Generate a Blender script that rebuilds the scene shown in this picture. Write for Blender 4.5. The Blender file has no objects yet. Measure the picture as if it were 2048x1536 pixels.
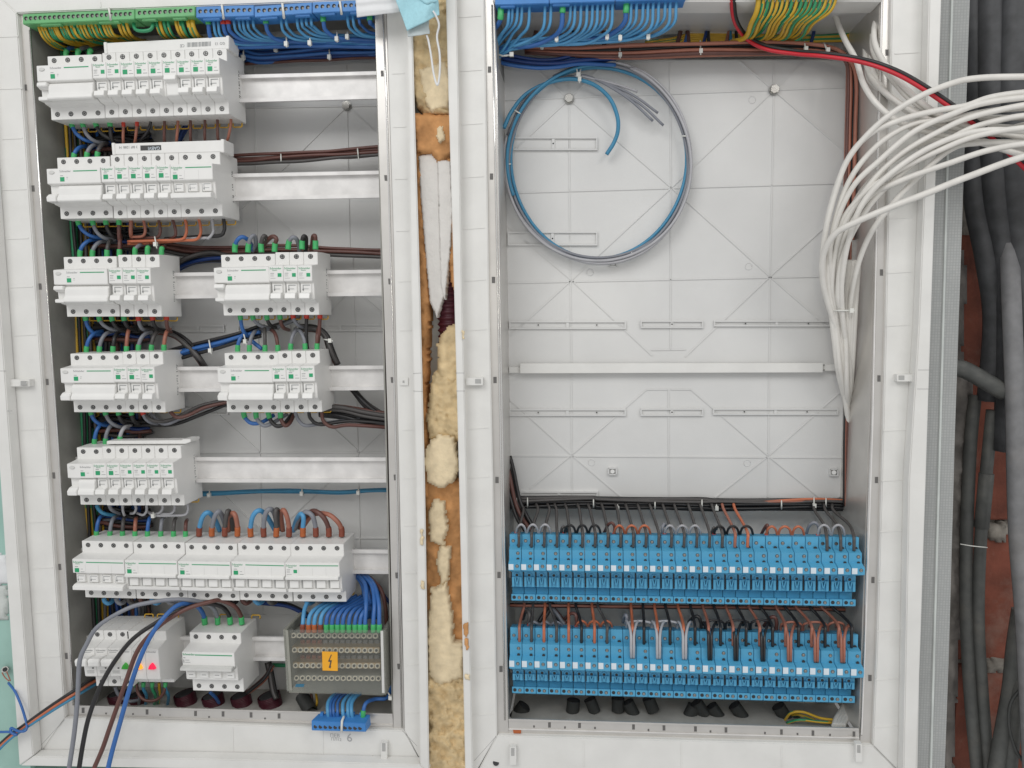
import bpy, bmesh, math, random
from mathutils import Vector, Matrix, noise
random.seed(7)
S = bpy.context.scene
COL = S.collection
# ---------------------------------------------------------------- camera, world, lamps, exposure
F = 1480.0
YAW, PITCH = math.radians(5.48), math.radians(5.30)
CAM = Vector((0.0, -0.945, 0.0))
cd = bpy.data.cameras.new('camera'); cam = bpy.data.objects.new('camera', cd); COL.objects.link(cam)
cam.location = CAM
cam.rotation_euler = (math.radians(90) - PITCH, 0, YAW)
cd.sensor_width = 36.0; cd.lens = F / 2048 * 36; cd.clip_start = 0.05; cd.clip_end = 60
S.camera = cam
S.render.resolution_x = 1024; S.render.resolution_y = 768
w = bpy.data.worlds.new('World'); S.world = w; w.use_nodes = True
bgn = w.node_tree.nodes['Background']; bgn.inputs[0].default_value = (0.985, 0.99, 1.0, 1); bgn.inputs[1].default_value = 0.58
def area(name, loc, target, sx, sy, power, col):
    l = bpy.data.lights.new(name, 'AREA'); l.shape = 'RECTANGLE'; l.size = sx; l.size_y = sy; l.energy = power; l.color = col
    o = bpy.data.objects.new(name, l); COL.objects.link(o); o.location = loc
    d = Vector(target) - Vector(loc); o.rotation_euler = d.to_track_quat('-Z', 'Y').to_euler(); return o
area('area_light_left', (-1.2, -2.6, 1.9), (0, 0, 0), 1.9, 1.5, 39, (1.0, 0.995, 0.98))  # large soft area lamp from the upper left, behind the camera
area('area_light_right', (1.5, -2.4, 1.6), (0.1, 0, 0), 1.2, 0.9, 17, (1.0, 0.98, 0.95))  # smaller, weaker area lamp from the upper right, behind the camera
pl = bpy.data.lights.new('bulb', 'POINT'); pl.energy = 3.0; pl.shadow_soft_size = 0.02; pl.color = (1, 0.93, 0.8)
po = bpy.data.objects.new('bulb', pl); COL.objects.link(po); po.location = (0.02, -1.25, 0.06)
S.view_settings.view_transform = 'Standard'; S.view_settings.look = 'None'; S.view_settings.exposure = -0.03; S.view_settings.gamma = 1
try: S.view_settings.use_curve_mapping = False
except Exception: pass

RM = cam.rotation_euler.to_matrix()
def P(px, py, y):
    """a point seen in the photo at (px,py), standing y millimetres behind the front of the metal frames"""
    d = RM @ Vector(((px - 1024) / F, (768 - py) / F, -1.0))
    t = (y / 1000.0 - CAM.y) / d.y
    return CAM + d * t

# ---------------------------------------------------------------- materials
MATS = {}
def mat(name, col, rough=0.5, metal=0.0, var=0.06, vscale=60.0, bump=0.0, bscale=200.0, spec=0.5, emit=0.0, coat=0.0, dirt=0.0):
    m = bpy.data.materials.new(name); m.use_nodes = True; nt = m.node_tree; b = nt.nodes['Principled BSDF']
    b.inputs['Roughness'].default_value = rough; b.inputs['Metallic'].default_value = metal
    b.inputs['Specular IOR Level'].default_value = spec
    tc = nt.nodes.new('ShaderNodeTexCoord')
    n = nt.nodes.new('ShaderNodeTexNoise'); n.inputs['Scale'].default_value = vscale; n.inputs['Detail'].default_value = 4
    nt.links.new(tc.outputs['Object'], n.inputs['Vector'])
    r = nt.nodes.new('ShaderNodeValToRGB'); e = r.color_ramp.elements
    lo = tuple(max(0, c * (1 - var * 1.6)) for c in col); hi = tuple(min(1, c * (1 + var)) for c in col)
    e[0].position = 0.3; e[0].color = (*lo, 1); e[1].position = 0.7; e[1].color = (*hi, 1)
    nt.links.new(n.outputs['Fac'], r.inputs['Fac'])
    src = r.outputs['Color']
    if dirt > 0:
        n3 = nt.nodes.new('ShaderNodeTexNoise'); n3.inputs['Scale'].default_value = 14; n3.inputs['Detail'].default_value = 9; n3.inputs['Roughness'].default_value = 0.7
        nt.links.new(tc.outputs['Object'], n3.inputs['Vector'])
        r3 = nt.nodes.new('ShaderNodeValToRGB'); r3.color_ramp.elements[0].position = 0.52; r3.color_ramp.elements[1].position = 0.78
        nt.links.new(n3.outputs['Fac'], r3.inputs['Fac'])
        ml = nt.nodes.new('ShaderNodeMath'); ml.operation = 'MULTIPLY'; ml.inputs[1].default_value = dirt; nt.links.new(r3.outputs['Color'], ml.inputs[0])
        mx = nt.nodes.new('ShaderNodeMixRGB'); nt.links.new(ml.outputs[0], mx.inputs['Fac']); nt.links.new(src, mx.inputs['Color1']); mx.inputs['Color2'].default_value = (0.33, 0.29, 0.24, 1)
        src = mx.outputs['Color']
    nt.links.new(src, b.inputs['Base Color'])
    if bump > 0:
        n2 = nt.nodes.new('ShaderNodeTexNoise'); n2.inputs['Scale'].default_value = bscale; n2.inputs['Detail'].default_value = 5
        nt.links.new(tc.outputs['Object'], n2.inputs['Vector'])
        bp = nt.nodes.new('ShaderNodeBump'); bp.inputs['Strength'].default_value = bump; bp.inputs['Distance'].default_value = 0.002
        nt.links.new(n2.outputs['Fac'], bp.inputs['Height']); nt.links.new(bp.outputs['Normal'], b.inputs['Normal'])
    if emit > 0:
        b.inputs['Emission Color'].default_value = (*col, 1); b.inputs['Emission Strength'].default_value = emit
    MATS[name] = m; return m
mat('frame_plastic', (0.74, 0.735, 0.71), 0.42, var=0.03, vscale=25, bump=0.05, dirt=0.10)
mat('panel_plastic', (0.67, 0.67, 0.66), 0.30, var=0.03, vscale=12, bump=0.04, dirt=0.05)
mat('breaker_plastic', (0.78, 0.775, 0.755), 0.38, var=0.02, vscale=40)
mat('breaker_side', (0.62, 0.62, 0.60), 0.45, var=0.03)
mat('toggle_plastic', (0.80, 0.795, 0.775), 0.35, var=0.02)
mat('galvanised', (0.64, 0.62, 0.59), 0.33, 0.6, var=0.05, vscale=22, bump=0.015, bscale=90)
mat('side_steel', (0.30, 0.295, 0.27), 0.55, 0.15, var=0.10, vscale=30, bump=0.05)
mat('rail_alu', (0.76, 0.745, 0.73), 0.36, 0.15, var=0.07, vscale=50)
mat('hole_dark', (0.03, 0.03, 0.032), 0.7)
mat('groove', (0.40, 0.40, 0.39), 0.6)
mat('clamp_metal', (0.48, 0.45, 0.36), 0.4, 0.5)
mat('notch', (0.13, 0.125, 0.12), 0.6)
mat('bright_edge', (0.78, 0.77, 0.75), 0.2, 0.9, var=0.03)
mat('conduit_mid', (0.085, 0.088, 0.083), 0.6, var=0.15, dirt=0.25)
mat('screw_metal', (0.30, 0.30, 0.29), 0.35, 0.8)
mat('screw_bright', (0.5, 0.49, 0.46), 0.25, 0.9)
mat('brass', (0.55, 0.40, 0.22), 0.35, 0.6)
mat('ink_green', (0.02, 0.33, 0.14), 0.5)
mat('ink_grey', (0.33, 0.34, 0.34), 0.6)
mat('ink_dark', (0.06, 0.06, 0.06), 0.6)
mat('pencil', (0.42, 0.42, 0.42), 0.7)
mat('blue', (0.035, 0.135, 0.40), 0.38, bump=0.03)
mat('darkblue', (0.012, 0.045, 0.19), 0.4)
mat('sky', (0.085, 0.31, 0.56), 0.38)
mat('teal', (0.05, 0.24, 0.40), 0.42)
mat('grey', (0.22, 0.23, 0.26), 0.4)
mat('lightgrey', (0.42, 0.42, 0.44), 0.42)
mat('black', (0.022, 0.021, 0.022), 0.38)
mat('charcoal', (0.075, 0.07, 0.068), 0.42)
mat('brown', (0.125, 0.052, 0.042), 0.4)
mat('copper', (0.35, 0.135, 0.09), 0.4)
mat('orange', (0.52, 0.155, 0.075), 0.4)
mat('white', (0.72, 0.70, 0.66), 0.38, var=0.04)
mat('red', (0.55, 0.02, 0.035), 0.38)
mat('yellow', (0.60, 0.37, 0.03), 0.4)
mat('green', (0.03, 0.27, 0.12), 0.4)
mat('ferrule_green', (0.06, 0.43, 0.14), 0.4)
mat('ferrule_red', (0.55, 0.04, 0.02), 0.4)
mat('ferrule_brown', (0.22, 0.055, 0.03), 0.4)
mat('ferrule_orange', (0.42, 0.11, 0.03), 0.4)
mat('clip_yellow', (0.65, 0.38, 0.03), 0.4)
mat('block_blue', (0.085, 0.36, 0.575), 0.42, var=0.06, vscale=80)
mat('bar_blue', (0.05, 0.22, 0.55), 0.42)
mat('bar_green', (0.14, 0.42, 0.17), 0.42)
mat('tag_white', (0.66, 0.74, 0.80), 0.5)
mat('tie_white', (0.72, 0.72, 0.68), 0.4)
mat('foam_cream', (0.72, 0.56, 0.33), 0.85, var=0.14, vscale=60, bump=0.3, bscale=260, spec=0.2)
mat('foam_pale', (0.78, 0.65, 0.44), 0.85, var=0.08, vscale=90, bump=0.45, bscale=300, spec=0.2)
mat('foam_orange', (0.60, 0.31, 0.13), 0.85, var=0.2, vscale=45, bump=0.45, bscale=240, spec=0.2)
mat('polystyrene', (0.78, 0.76, 0.73), 0.8, var=0.03, bump=0.25, bscale=400)
mat('dusty_floor', (0.46, 0.45, 0.42), 0.6, var=0.12, vscale=30, bump=0.1, dirt=0.8)
mat('conduit_red', (0.075, 0.009, 0.02), 0.5)
mat('conduit_grey', (0.20, 0.20, 0.205), 0.6, var=0.12, dirt=0.3)
mat('conduit_dark', (0.06, 0.062, 0.066), 0.55, var=0.2)
mat('conduit_black', (0.04, 0.042, 0.04), 0.55)
mat('gyp_green', (0.33, 0.52, 0.46), 0.8, var=0.06, vscale=20, bump=0.1)
mat('plaster', (0.55, 0.58, 0.56), 0.85, var=0.1, vscale=18, bump=0.25)
mat('concrete', (0.19, 0.175, 0.16), 0.9, var=0.3, vscale=22, bump=0.6, bscale=120)
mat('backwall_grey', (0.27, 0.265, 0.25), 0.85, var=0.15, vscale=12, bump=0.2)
mat('mortar', (0.24, 0.22, 0.19), 0.9, var=0.3, vscale=50, bump=0.6)
mat('brick', (0.20, 0.058, 0.034), 0.85, var=0.3, vscale=16, bump=0.4, dirt=0.35)
mat('mask_blue', (0.40, 0.68, 0.76), 0.85, var=0.04, vscale=300, bump=0.3, bscale=500, spec=0.1)
mat('mask_white', (0.76, 0.77, 0.78), 0.85, var=0.02, bump=0.2, bscale=500, spec=0.1)
mat('mask_grey', (0.55, 0.61, 0.62), 0.85, var=0.04, bump=0.2, bscale=500, spec=0.1)
mat('sticker', (0.85, 0.40, 0.02), 0.55, var=0.03)
mat('lens_green', (0.05, 0.35, 0.05), 0.15, emit=0.15)
mat('lens_amber', (1.0, 0.33, 0.02), 0.15, emit=1.1)
mat('lens_red', (0.9, 0.02, 0.08), 0.15, emit=0.55)
mat('block_grey', (0.30, 0.30, 0.26), 0.5)
mat('logo_blue', (0.03, 0.15, 0.25), 0.5)
# clear smoked cover of the distribution block
m = bpy.data.materials.new('clear_cover'); m.use_nodes = True; nt = m.node_tree
b = nt.nodes['Principled BSDF']; b.inputs['Base Color'].default_value = (0.30, 0.31, 0.28, 1); b.inputs['Roughness'].default_value = 0.2; b.inputs['Alpha'].default_value = 0.16
nz = nt.nodes.new('ShaderNodeTexNoise'); nz.inputs['Scale'].default_value = 30
mr = nt.nodes.new('ShaderNodeMapRange'); mr.inputs['To Min'].default_value = 0.12; mr.inputs['To Max'].default_value = 0.32
nt.links.new(nz.outputs['Fac'], mr.inputs['Value']); nt.links.new(mr.outputs[0], b.inputs['Roughness'])
MATS['clear_cover'] = m
# glass-fibre mesh tape over plaster: fine woven grid
m = bpy.data.materials.new('mesh_tape'); m.use_nodes = True; nt = m.node_tree; b = nt.nodes['Principled BSDF']; b.inputs['Roughness'].default_value = 0.8
tc = nt.nodes.new('ShaderNodeTexCoord'); br = nt.nodes.new('ShaderNodeTexBrick'); mp = nt.nodes.new('ShaderNodeMapping'); mp.inputs['Rotation'].default_value = (math.radians(90), 0, 0)
nt.links.new(tc.outputs['Object'], mp.inputs['Vector']); nt.links.new(mp.outputs[0], br.inputs['Vector'])
br.offset = 0; br.inputs['Scale'].default_value = 300; br.inputs['Mortar Size'].default_value = 0.12; br.inputs['Brick Width'].default_value = 1; br.inputs['Row Height'].default_value = 1
br.inputs['Color1'].default_value = (0.42, 0.435, 0.43, 1); br.inputs['Color2'].default_value = (0.46, 0.47, 0.46, 1); br.inputs['Mortar'].default_value = (0.37, 0.38, 0.375, 1)
nz = nt.nodes.new('ShaderNodeTexNoise'); nz.inputs['Scale'].default_value = 7; nz.inputs['Detail'].default_value = 6; nt.links.new(tc.outputs['Object'], nz.inputs['Vector'])
mx = nt.nodes.new('ShaderNodeMixRGB'); mx.blend_type = 'MULTIPLY'; mx.inputs['Fac'].default_value = 0.35
nt.links.new(br.outputs['Color'], mx.inputs['Color1']); nt.links.new(nz.outputs['Fac'], mx.inputs['Color2']); nt.links.new(mx.outputs[0], b.inputs['Base Color'])
MATS['mesh_tape'] = m

# ---------------------------------------------------------------- mesh helpers
class MB:
    def __init__(s): s.v = []; s.f = []; s.m = []; s.sm = []
    def add(s, vs, fs, mi=0, smooth=False):
        o = len(s.v); s.v += [Vector(v) for v in vs]
        for f in fs: s.f.append([o + i for i in f]); s.m.append(mi); s.sm.append(smooth)
    def box(s, x0, x1, y0, y1, z0, z1, mi=0):
        s.add([(x0,y0,z0),(x1,y0,z0),(x1,y1,z0),(x0,y1,z0),(x0,y0,z1),(x1,y0,z1),(x1,y1,z1),(x0,y1,z1)],
              [(0,1,5,4),(1,2,6,5),(2,3,7,6),(3,0,4,7),(4,5,6,7),(3,2,1,0)], mi)
    def prism(s, prof, x0, x1, mi=0):            # prof: list of (y,z)
        n = len(prof); vs = [(x0,y,z) for y,z in prof] + [(x1,y,z) for y,z in prof]
        s.add(vs, [tuple(range(n-1,-1,-1)), tuple(range(n, 2*n))] + [(i,(i+1)%n,n+(i+1)%n,n+i) for i in range(n)], mi)
    def plate(s, pts, yf, yb, mi=0):             # outline in photo pixels at depth yf, straight back to yb (mm)
        a = [P(x, y, yf) for x, y in pts]; n = len(a)
        bk = [Vector((p.x, yb / 1000.0, p.z)) for p in a]
        s.add(a + bk, [tuple(range(n)), tuple(range(2*n-1, n-1, -1))] + [(i, n+i, n+(i+1)%n, (i+1)%n) for i in range(n)], mi)
    def tube(s, pts, r, n=8, mi=0, caps=True, stripe=None, twist=0.0):
        rs = r if isinstance(r, (list, tuple)) else [r] * len(pts)
        pts = [Vector(p) for p in pts]; N = len(pts); up = None; rings = []
        for i, p in enumerate(pts):
            t = (pts[min(i+1,N-1)] - pts[max(i-1,0)])
            if t.length < 1e-9: t = Vector((0,0,1))
            t.normalize()
            if up is None:
                up = t.orthogonal().normalized()
            up = (up - t * up.dot(t)); up = up.normalized() if up.length > 1e-6 else t.orthogonal().normalized()
            sd = t.cross(up)
            rings.append([p + (up * math.cos(2*math.pi*k/n) + sd * math.sin(2*math.pi*k/n)) * rs[i] for k in range(n)])
        o = len(s.v)
        for rg in rings: s.v += rg
        for i in range(N-1):
            for k in range(n):
                s.f.append([o+i*n+k, o+i*n+(k+1)%n, o+(i+1)*n+(k+1)%n, o+(i+1)*n+k])
                mm = mi
                if stripe is not None:
                    kk = (k + int(twist * i)) % n
                    if kk < n * 0.3: mm = stripe
                s.m.append(mm); s.sm.append(True)
        if caps:
            s.f.append([o+k for k in range(n-1,-1,-1)]); s.m.append(mi); s.sm.append(False)
            s.f.append([o+(N-1)*n+k for k in range(n)]); s.m.append(mi); s.sm.append(False)
    def cyl(s, p0, p1, r, n=14, mi=0): s.tube([p0, p1], r, n, mi)
    def build(s, name, mats, parent=None, bevel=0.0, origin=None):
        me = bpy.data.meshes.new(name)
        o = Vector(origin) if origin is not None else Vector((0,0,0))
        me.from_pydata([tuple(v - o) for v in s.v], [], s.f)
        if isinstance(mats, str): mats = [mats]
        for q in mats: me.materials.append(MATS[q])
        for p, mi, sm in zip(me.polygons, s.m, s.sm): p.material_index = mi; p.use_smooth = sm
        bm = bmesh.new(); bm.from_mesh(me)
        bmesh.ops.recalc_face_normals(bm, faces=bm.faces)
        if bevel > 0:
            ed = [e for e in bm.edges if len(e.link_faces) == 2 and e.calc_face_angle(0) > 0.6]
            bmesh.ops.bevel(bm, geom=ed, offset=bevel, segments=2, affect='EDGES', clamp_overlap=True)
        bm.to_mesh(me); bm.free()
        ob = bpy.data.objects.new(name, me); COL.objects.link(ob); ob.location = o
        if parent is not None: ob.parent = parent
        return ob
def tag(o, label, cat, group=None):
    o['label'] = label; o['category'] = cat
    if group: o['group'] = group
    return o
def empty(name, loc=(0,0,0), label=None, cat=None, group=None):
    o = bpy.data.objects.new(name, None); o.empty_display_size = 0.01; COL.objects.link(o); o.location = loc
    if label: tag(o, label, cat, group)
    return o
def struct(o): o['kind'] = 'structure'; return o
def copy_tree(o, parent=None):
    c = o.copy(); COL.objects.link(c); c.parent = parent
    for ch in [x for x in o.children]: copy_tree(ch, c)
    return c
ORD = ['first','second','third','fourth','fifth','sixth','seventh','eighth','ninth','tenth','eleventh','twelfth','thirteenth','fourteenth','fifteenth','sixteenth','seventeenth','eighteenth','nineteenth','twentieth']
def ordn(i):
    if i < 20: return ORD[i]
    t, u = divmod(i + 1, 10); nm = {2:'twenty',3:'thirty',4:'forty'}[t]
    return nm + '-' + ORD[u-1] if u else {2:'twentieth',3:'thirtieth',4:'fortieth'}[t]
def smooth(pts, sub=7):
    pts = [Vector(p) for p in pts]
    if len(pts) < 3: return pts
    q = [pts[0]*2 - pts[1]] + pts + [pts[-1]*2 - pts[-2]]; out = []
    for i in range(1, len(q)-2):
        a, b, c, d = q[i-1], q[i], q[i+1], q[i+2]
        for k in range(sub):
            t = k / sub
            out.append(0.5*((2*b) + (c-a)*t + (2*a-5*b+4*c-d)*t*t + (3*b-a-3*c+d)*t*t*t))
    out.append(pts[-1]); return out
CNAME = {'blue':'blue','darkblue':'dark blue','sky':'light blue','teal':'dusty blue','grey':'grey','lightgrey':'pale grey','black':'black','charcoal':'charcoal','brown':'brown','copper':'copper','orange':'orange brown','white':'white','red':'red','yg':'yellow and green','green':'green','yellow':'yellow'}
def wire(col, pts, r, label, group=None, ferr=None, ferr_end=None, name='wire', cat='wire', world=False, jit=0.0, sub=7, fl=9.0, fr=None):
    """pts: (px,py,y mm) photo-pixel points with true depth; r in mm; ferr/ferr_end: colour of the crimp sleeve at either end"""
    w3 = [Vector(p) for p in pts] if world else [P(*p) for p in pts]
    s = smooth(w3, sub)
    if jit:
        sd = random.uniform(0, 99)
        s = [p + Vector((noise.noise(p*18+Vector((sd,0,0))), noise.noise(p*18+Vector((0,sd,0))), noise.noise(p*18+Vector((0,0,sd))))) * jit/1000 for p in s]
    mb = MB(); 
    if col == 'yg': mb.tube(s, r/1000, 8, 0, stripe=1, twist=random.choice([0,0.12,0.25])); ms = ['yellow','green']
    elif col == 'gy2': mb.tube(s, r/1000, 8, 0, stripe=1, twist=random.choice([0,0.12,0.25])); ms = ['green','yellow']
    else: mb.tube(s, r/1000, 8); ms = [col]
    o = mb.build(name, ms, origin=s[0])
    for end, fc in ((0, ferr), (-1, ferr_end)):
        if fc:
            a = s[end]; k = 1 if end == 0 else -2
            # walk along the wire for the length of the sleeve
            acc = 0; i = 0; seq = s if end == 0 else s[::-1]; pp = [seq[0]]
            while acc < fl/1000 and i+1 < len(seq):
                st = seq[i+1]-seq[i]
                if acc + st.length > fl/1000: pp.append(seq[i] + st.normalized()*(fl/1000-acc)); break
                acc += st.length; pp.append(seq[i+1]); i += 1
            fb = MB(); rr = (fr or r*1.32)/1000
            fb.tube(pp, [rr]*(len(pp)-1)+[rr*0.93], 10)
            f = fb.build('ferrule', [fc], origin=s[0]); f.parent = o; f.location = (0,0,0)
    tag(o, label, cat, group); return o
def bundle(pts, specs, spread, desc, group, r=2.2, seed=0, name='wire', squash=1.0, jit=1.5):
    """several wires run together along pts; each is its own wire"""
    rnd = random.Random(seed); n = len(specs); cnt = {}
    for i, c in enumerate(specs):
        a = i * 2.39996; rad = math.sqrt((i + 0.5) / n)
        ox, oy = math.cos(a) * rad * spread, math.sin(a) * rad * spread * squash
        pp = []
        for j, p in enumerate(pts):
            ddx = rnd.uniform(-0.18, 0.18) * spread; ddy = rnd.uniform(-0.18, 0.18) * spread
            pa, pb = pts[max(j-1,0)], pts[min(j+1,len(pts)-1)]
            tx, ty = pb[0]-pa[0], pb[1]-pa[1]; L = math.hypot(tx, ty) or 1
            nx, ny = -ty/L, tx/L
            pp.append((p[0] + nx*(ox+ddx)*1.5, p[1] + ny*(ox+ddx)*1.5, p[2] + oy + ddy))
        k = cnt.get(c, 0); cnt[c] = k + 1
        wire(c, pp, r * rnd.uniform(0.9, 1.1), f'{ordn(k)} {CNAME.get(c, "yellow and green")} wire {desc}', group, jit=jit, name=name)
TXT = {}
def text_mesh(body, size):
    k = (body, size)
    if k in TXT: return TXT[k]
    c = bpy.data.curves.new('txt', 'FONT'); c.body = body; c.size = size; c.resolution_u = 2; c.extrude = 0.00008
    o = bpy.data.objects.new('txt', c); COL.objects.link(o)
    bpy.context.view_layer.update()
    me = bpy.data.meshes.new_from_object(o.evaluated_get(bpy.context.evaluated_depsgraph_get()))
    me.name = 'lettering'
    bpy.data.objects.remove(o); TXT[k] = me; return me
def text(body, size, loc, mname, parent, flip=False, rotz=0.0):
    me = text_mesh(body, size).copy(); me.materials.clear(); me.materials.append(MATS[mname])
    o = bpy.data.objects.new('lettering', me); COL.objects.link(o); o.parent = parent; o.location = loc
    o.rotation_euler = (math.radians(90), math.radians(180) if flip else 0, rotz); return o
# ================================================================ the place around the enclosures
mb = MB(); mb.plate([(-1500,-900),(4200,-900),(4200,2600),(-1500,2600)], 330, 350); struct(mb.build('wall_back', ['concrete']))
mb = MB(); mb.plate([(-1300,-200),(-30,-200),(75,1800),(-1300,1800)], 6, 30); g = mb.build('plasterboard', ['gyp_green'])
tag(g, 'green moisture-resistant plasterboard left of the left enclosure', 'plasterboard')
mb = MB(); mb.plate([(-1300,1530),(900,1545),(900,1800),(-1300,1800)], 12, 40); g = mb.build('plasterboard', ['gyp_green'])
tag(g, 'strip of green plasterboard below the left enclosure', 'plasterboard')
def relief(name, outline, mname, y, bulge, amp, freq, cell=3.0, yb=None, edge=10.0, seed=0, pit=0.0, wobble=3.0):
    """lumpy solid mass: a grid clipped to the outline, rounded at its edges, with sides going back to yb"""
    xs = [p[0] for p in outline]; ys = [p[1] for p in outline]; x0, x1, y0, y1 = min(xs), max(xs), min(ys), max(ys)
    yb = y + 25 if yb is None else yb
    def dist(px, py):
        ins = False; dm = 1e9; n = len(outline)
        for i in range(n):
            ax, ay = outline[i]; bx, by = outline[(i+1) % n]
            if (ay > py) != (by > py) and px < (bx-ax)*(py-ay)/(by-ay)+ax: ins = not ins
            dx, dy = bx-ax, by-ay; t = max(0, min(1, ((px-ax)*dx+(py-ay)*dy)/((dx*dx+dy*dy) or 1)))
            dm = min(dm, math.hypot(px-ax-t*dx, py-ay-t*dy))
        return dm if ins else -dm
    nx = max(2, int((x1-x0)/cell)+3); ny = max(2, int((y1-y0)/cell)+3); idx = {}; vs = []; fs = []; sd = Vector((seed*3.7, seed*1.3, 0))
    fx = lambda i: x0 - cell + i*cell; fy = lambda j: y0 - cell + j*cell
    inside = {}
    for i in range(nx):
        for j in range(ny):
            wob = noise.noise(Vector((fx(i)/9, fy(j)/9, seed))) * wobble
            inside[i, j] = dist(fx(i)+cell/2, fy(j)+cell/2) + wob
    cells = {k for k, d in inside.items() if d > 0}
    def vert(i, j):
        if (i, j) in idx: return idx[i, j]
        d = min(max(0, inside.get((i+a, j+b), -1)) for a in (-1, 0) for b in (-1, 0))
        q = Vector((fx(i)/100*freq, fy(j)/100*freq, 0)) + sd
        h = noise.fractal(q, 0.8, 2.1, 5) * amp
        if pit: h -= pit * max(0, noise.noise(q*3.1) - 0.35) * 4
        k = min(1, d/edge); k = math.sqrt(max(0, 1-(1-k)**2))
        idx[i, j] = len(vs); vs.append(P(fx(i), fy(j), y - bulge*k - h)); return idx[i, j]
    edges = {}
    for (i, j) in cells:
        f = (vert(i,j), vert(i+1,j), vert(i+1,j+1), vert(i,j+1)); fs.append(f)
        for a, b in zip(f, f[1:]+f[:1]): edges[(a, b)] = edges.get((a, b), 0) + 1
    n0 = len(vs); bk = {}
    def back(k):
        if k not in bk: bk[k] = len(vs); v = vs[k]; vs.append(Vector((v.x, yb/1000, v.z)))
        return bk[k]
    for (a, b) in list(edges):
        if (b, a) not in edges: fs.append((b, a, back(a), back(b)))
    m_ = MB(); m_.add(vs, fs, 0, True); return m_.build(name, [mname])
# gap between the enclosures: wall filler, foam, polystyrene, conduit
mb = MB(); mb.plate([(800,-60),(915,-60),(950,1600),(835,1600)], 46, 60); struct(mb.build('wall_between', ['plaster']))
tag(relief('foam', [(815,-40),(915,-40),(918,180),(905,232),(845,230),(820,180)], 'foam_cream', 14, 9, 7, 3.2, yb=46, seed=1), 'lumpy cream foam in the gap behind the hanging face mask', 'foam')
tag(relief('foam', [(838,140),(892,120),(902,170),(898,214),(862,224),(846,200)], 'foam_pale', 4, 4, 1.2, 2.2, yb=20, seed=2, edge=4), 'flat-cut pale foam slab under the ear loop of the mask', 'foam')
tag(relief('foam', [(822,226),(908,228),(912,305),(878,328),(862,308),(832,304)], 'foam_orange', 10, 7, 3, 3, yb=46, seed=3), 'orange brown foam lump just above the white polystyrene strips', 'foam')
tag(relief('foam', [(874,256),(886,252),(890,280),(880,286),(872,274)], 'foam_pale', 1, 3, 1, 6, yb=10, cell=2, edge=4, seed=4), 'small cream foam blot on the orange brown foam lump', 'foam')
tag(relief('foam', [(826,300),(850,300),(860,600),(852,760),(862,1000),(840,1000)], 'foam_orange', 20, 6, 4, 4, yb=46, seed=5), 'orange stained foam edge left of the polystyrene strips', 'foam')
tag(relief('foam', [(886,310),(915,310),(925,590),(908,582),(893,520)], 'foam_orange', 16, 6, 3, 4, yb=46, seed=6), 'orange stained foam edge right of the polystyrene strips', 'foam')
tag(relief('polystyrene_strip', [(837,312),(876,304),(879,420),(882,520),(889,575),(888,592),(874,636),(860,604),(852,520),(842,400)], 'polystyrene', 13, 2, 0.4, 4, yb=40, seed=7, edge=3, cell=1.3, wobble=0.8), 'left white polystyrene strip wedged in the central gap', 'polystyrene')
tag(relief('polystyrene_strip', [(875,316),(901,322),(906,420),(901,500),(893,572),(890,602),(882,570),(878,430)], 'polystyrene', 9, 2, 0.4, 4, yb=40, seed=8, edge=3, cell=1.3, wobble=1.4), 'right white polystyrene strip with a ragged edge in the central gap', 'polystyrene')
mb = MB(); pts = []; rs = []
for i in range(90):
    t = i/89; pts.append(P(897 + 8*t, 560 + 215*t, 38)); rs.append(0.0155 + 0.0016*math.sin(i*1.25))
mb.tube(pts, rs, 18); tag(mb.build('corrugated_conduit', ['conduit_red'], origin=pts[0]), 'dark red corrugated conduit showing in the central gap', 'conduit')
tag(relief('foam', [(905,648),(930,650),(930,760),(905,770),(872,755),(876,720),(874,690),(884,665)], 'foam_cream', 12, 9, 4, 4, yb=46, seed=9, pit=2), 'cream foam lump beside the red corrugated conduit', 'foam')
tag(relief('foam', [(868,742),(930,745),(932,885),(860,880),(852,840),(862,770)], 'foam_cream', 12, 8, 5, 4.5, yb=46, seed=10, pit=3), 'pitted cream foam mass above the round foam slab', 'foam')
tag(relief('foam', [(878,868),(906,874),(918,920),(910,962),(880,978),(856,964),(848,925),(858,886)], 'foam_pale', 2, 5, 1.5, 3, yb=30, seed=11, edge=5), 'round pale foam slab cut flat in the central gap', 'foam')
tag(relief('foam', [(848,960),(935,960),(938,1280),(850,1290)], 'foam_orange', 18, 4, 3, 3.5, yb=46, seed=12), 'long orange brown foam patch below the round slab', 'foam')
tag(relief('foam', [(866,1000),(888,1004),(896,1056),(886,1092),(860,1084),(857,1030)], 'foam_pale', 8, 5, 2, 5, yb=24, seed=13, edge=5), 'small drop-shaped cream foam patch on the orange foam', 'foam')
tag(relief('foam', [(880,1088),(902,1096),(898,1160),(884,1176),(872,1130)], 'foam_pale', 9, 4, 2, 5, yb=24, seed=14, edge=4), 'narrow tapering cream foam patch on the orange foam', 'foam')
tag(relief('foam', [(862,1178),(892,1168),(904,1225),(908,1284),(928,1286),(926,1356),(880,1370),(858,1355),(854,1280)], 'foam_pale', 6, 5, 2.2, 3, yb=30, seed=15, edge=6), 'large pale flat-cut foam slab low in the central gap', 'foam')
tag(relief('foam', [(850,1330),(945,1310),(950,1600),(850,1600)], 'foam_cream', 16, 9, 9, 5, yb=46, seed=16, pit=3), 'knobbly cream foam filling the bottom of the central gap', 'foam')
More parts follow.
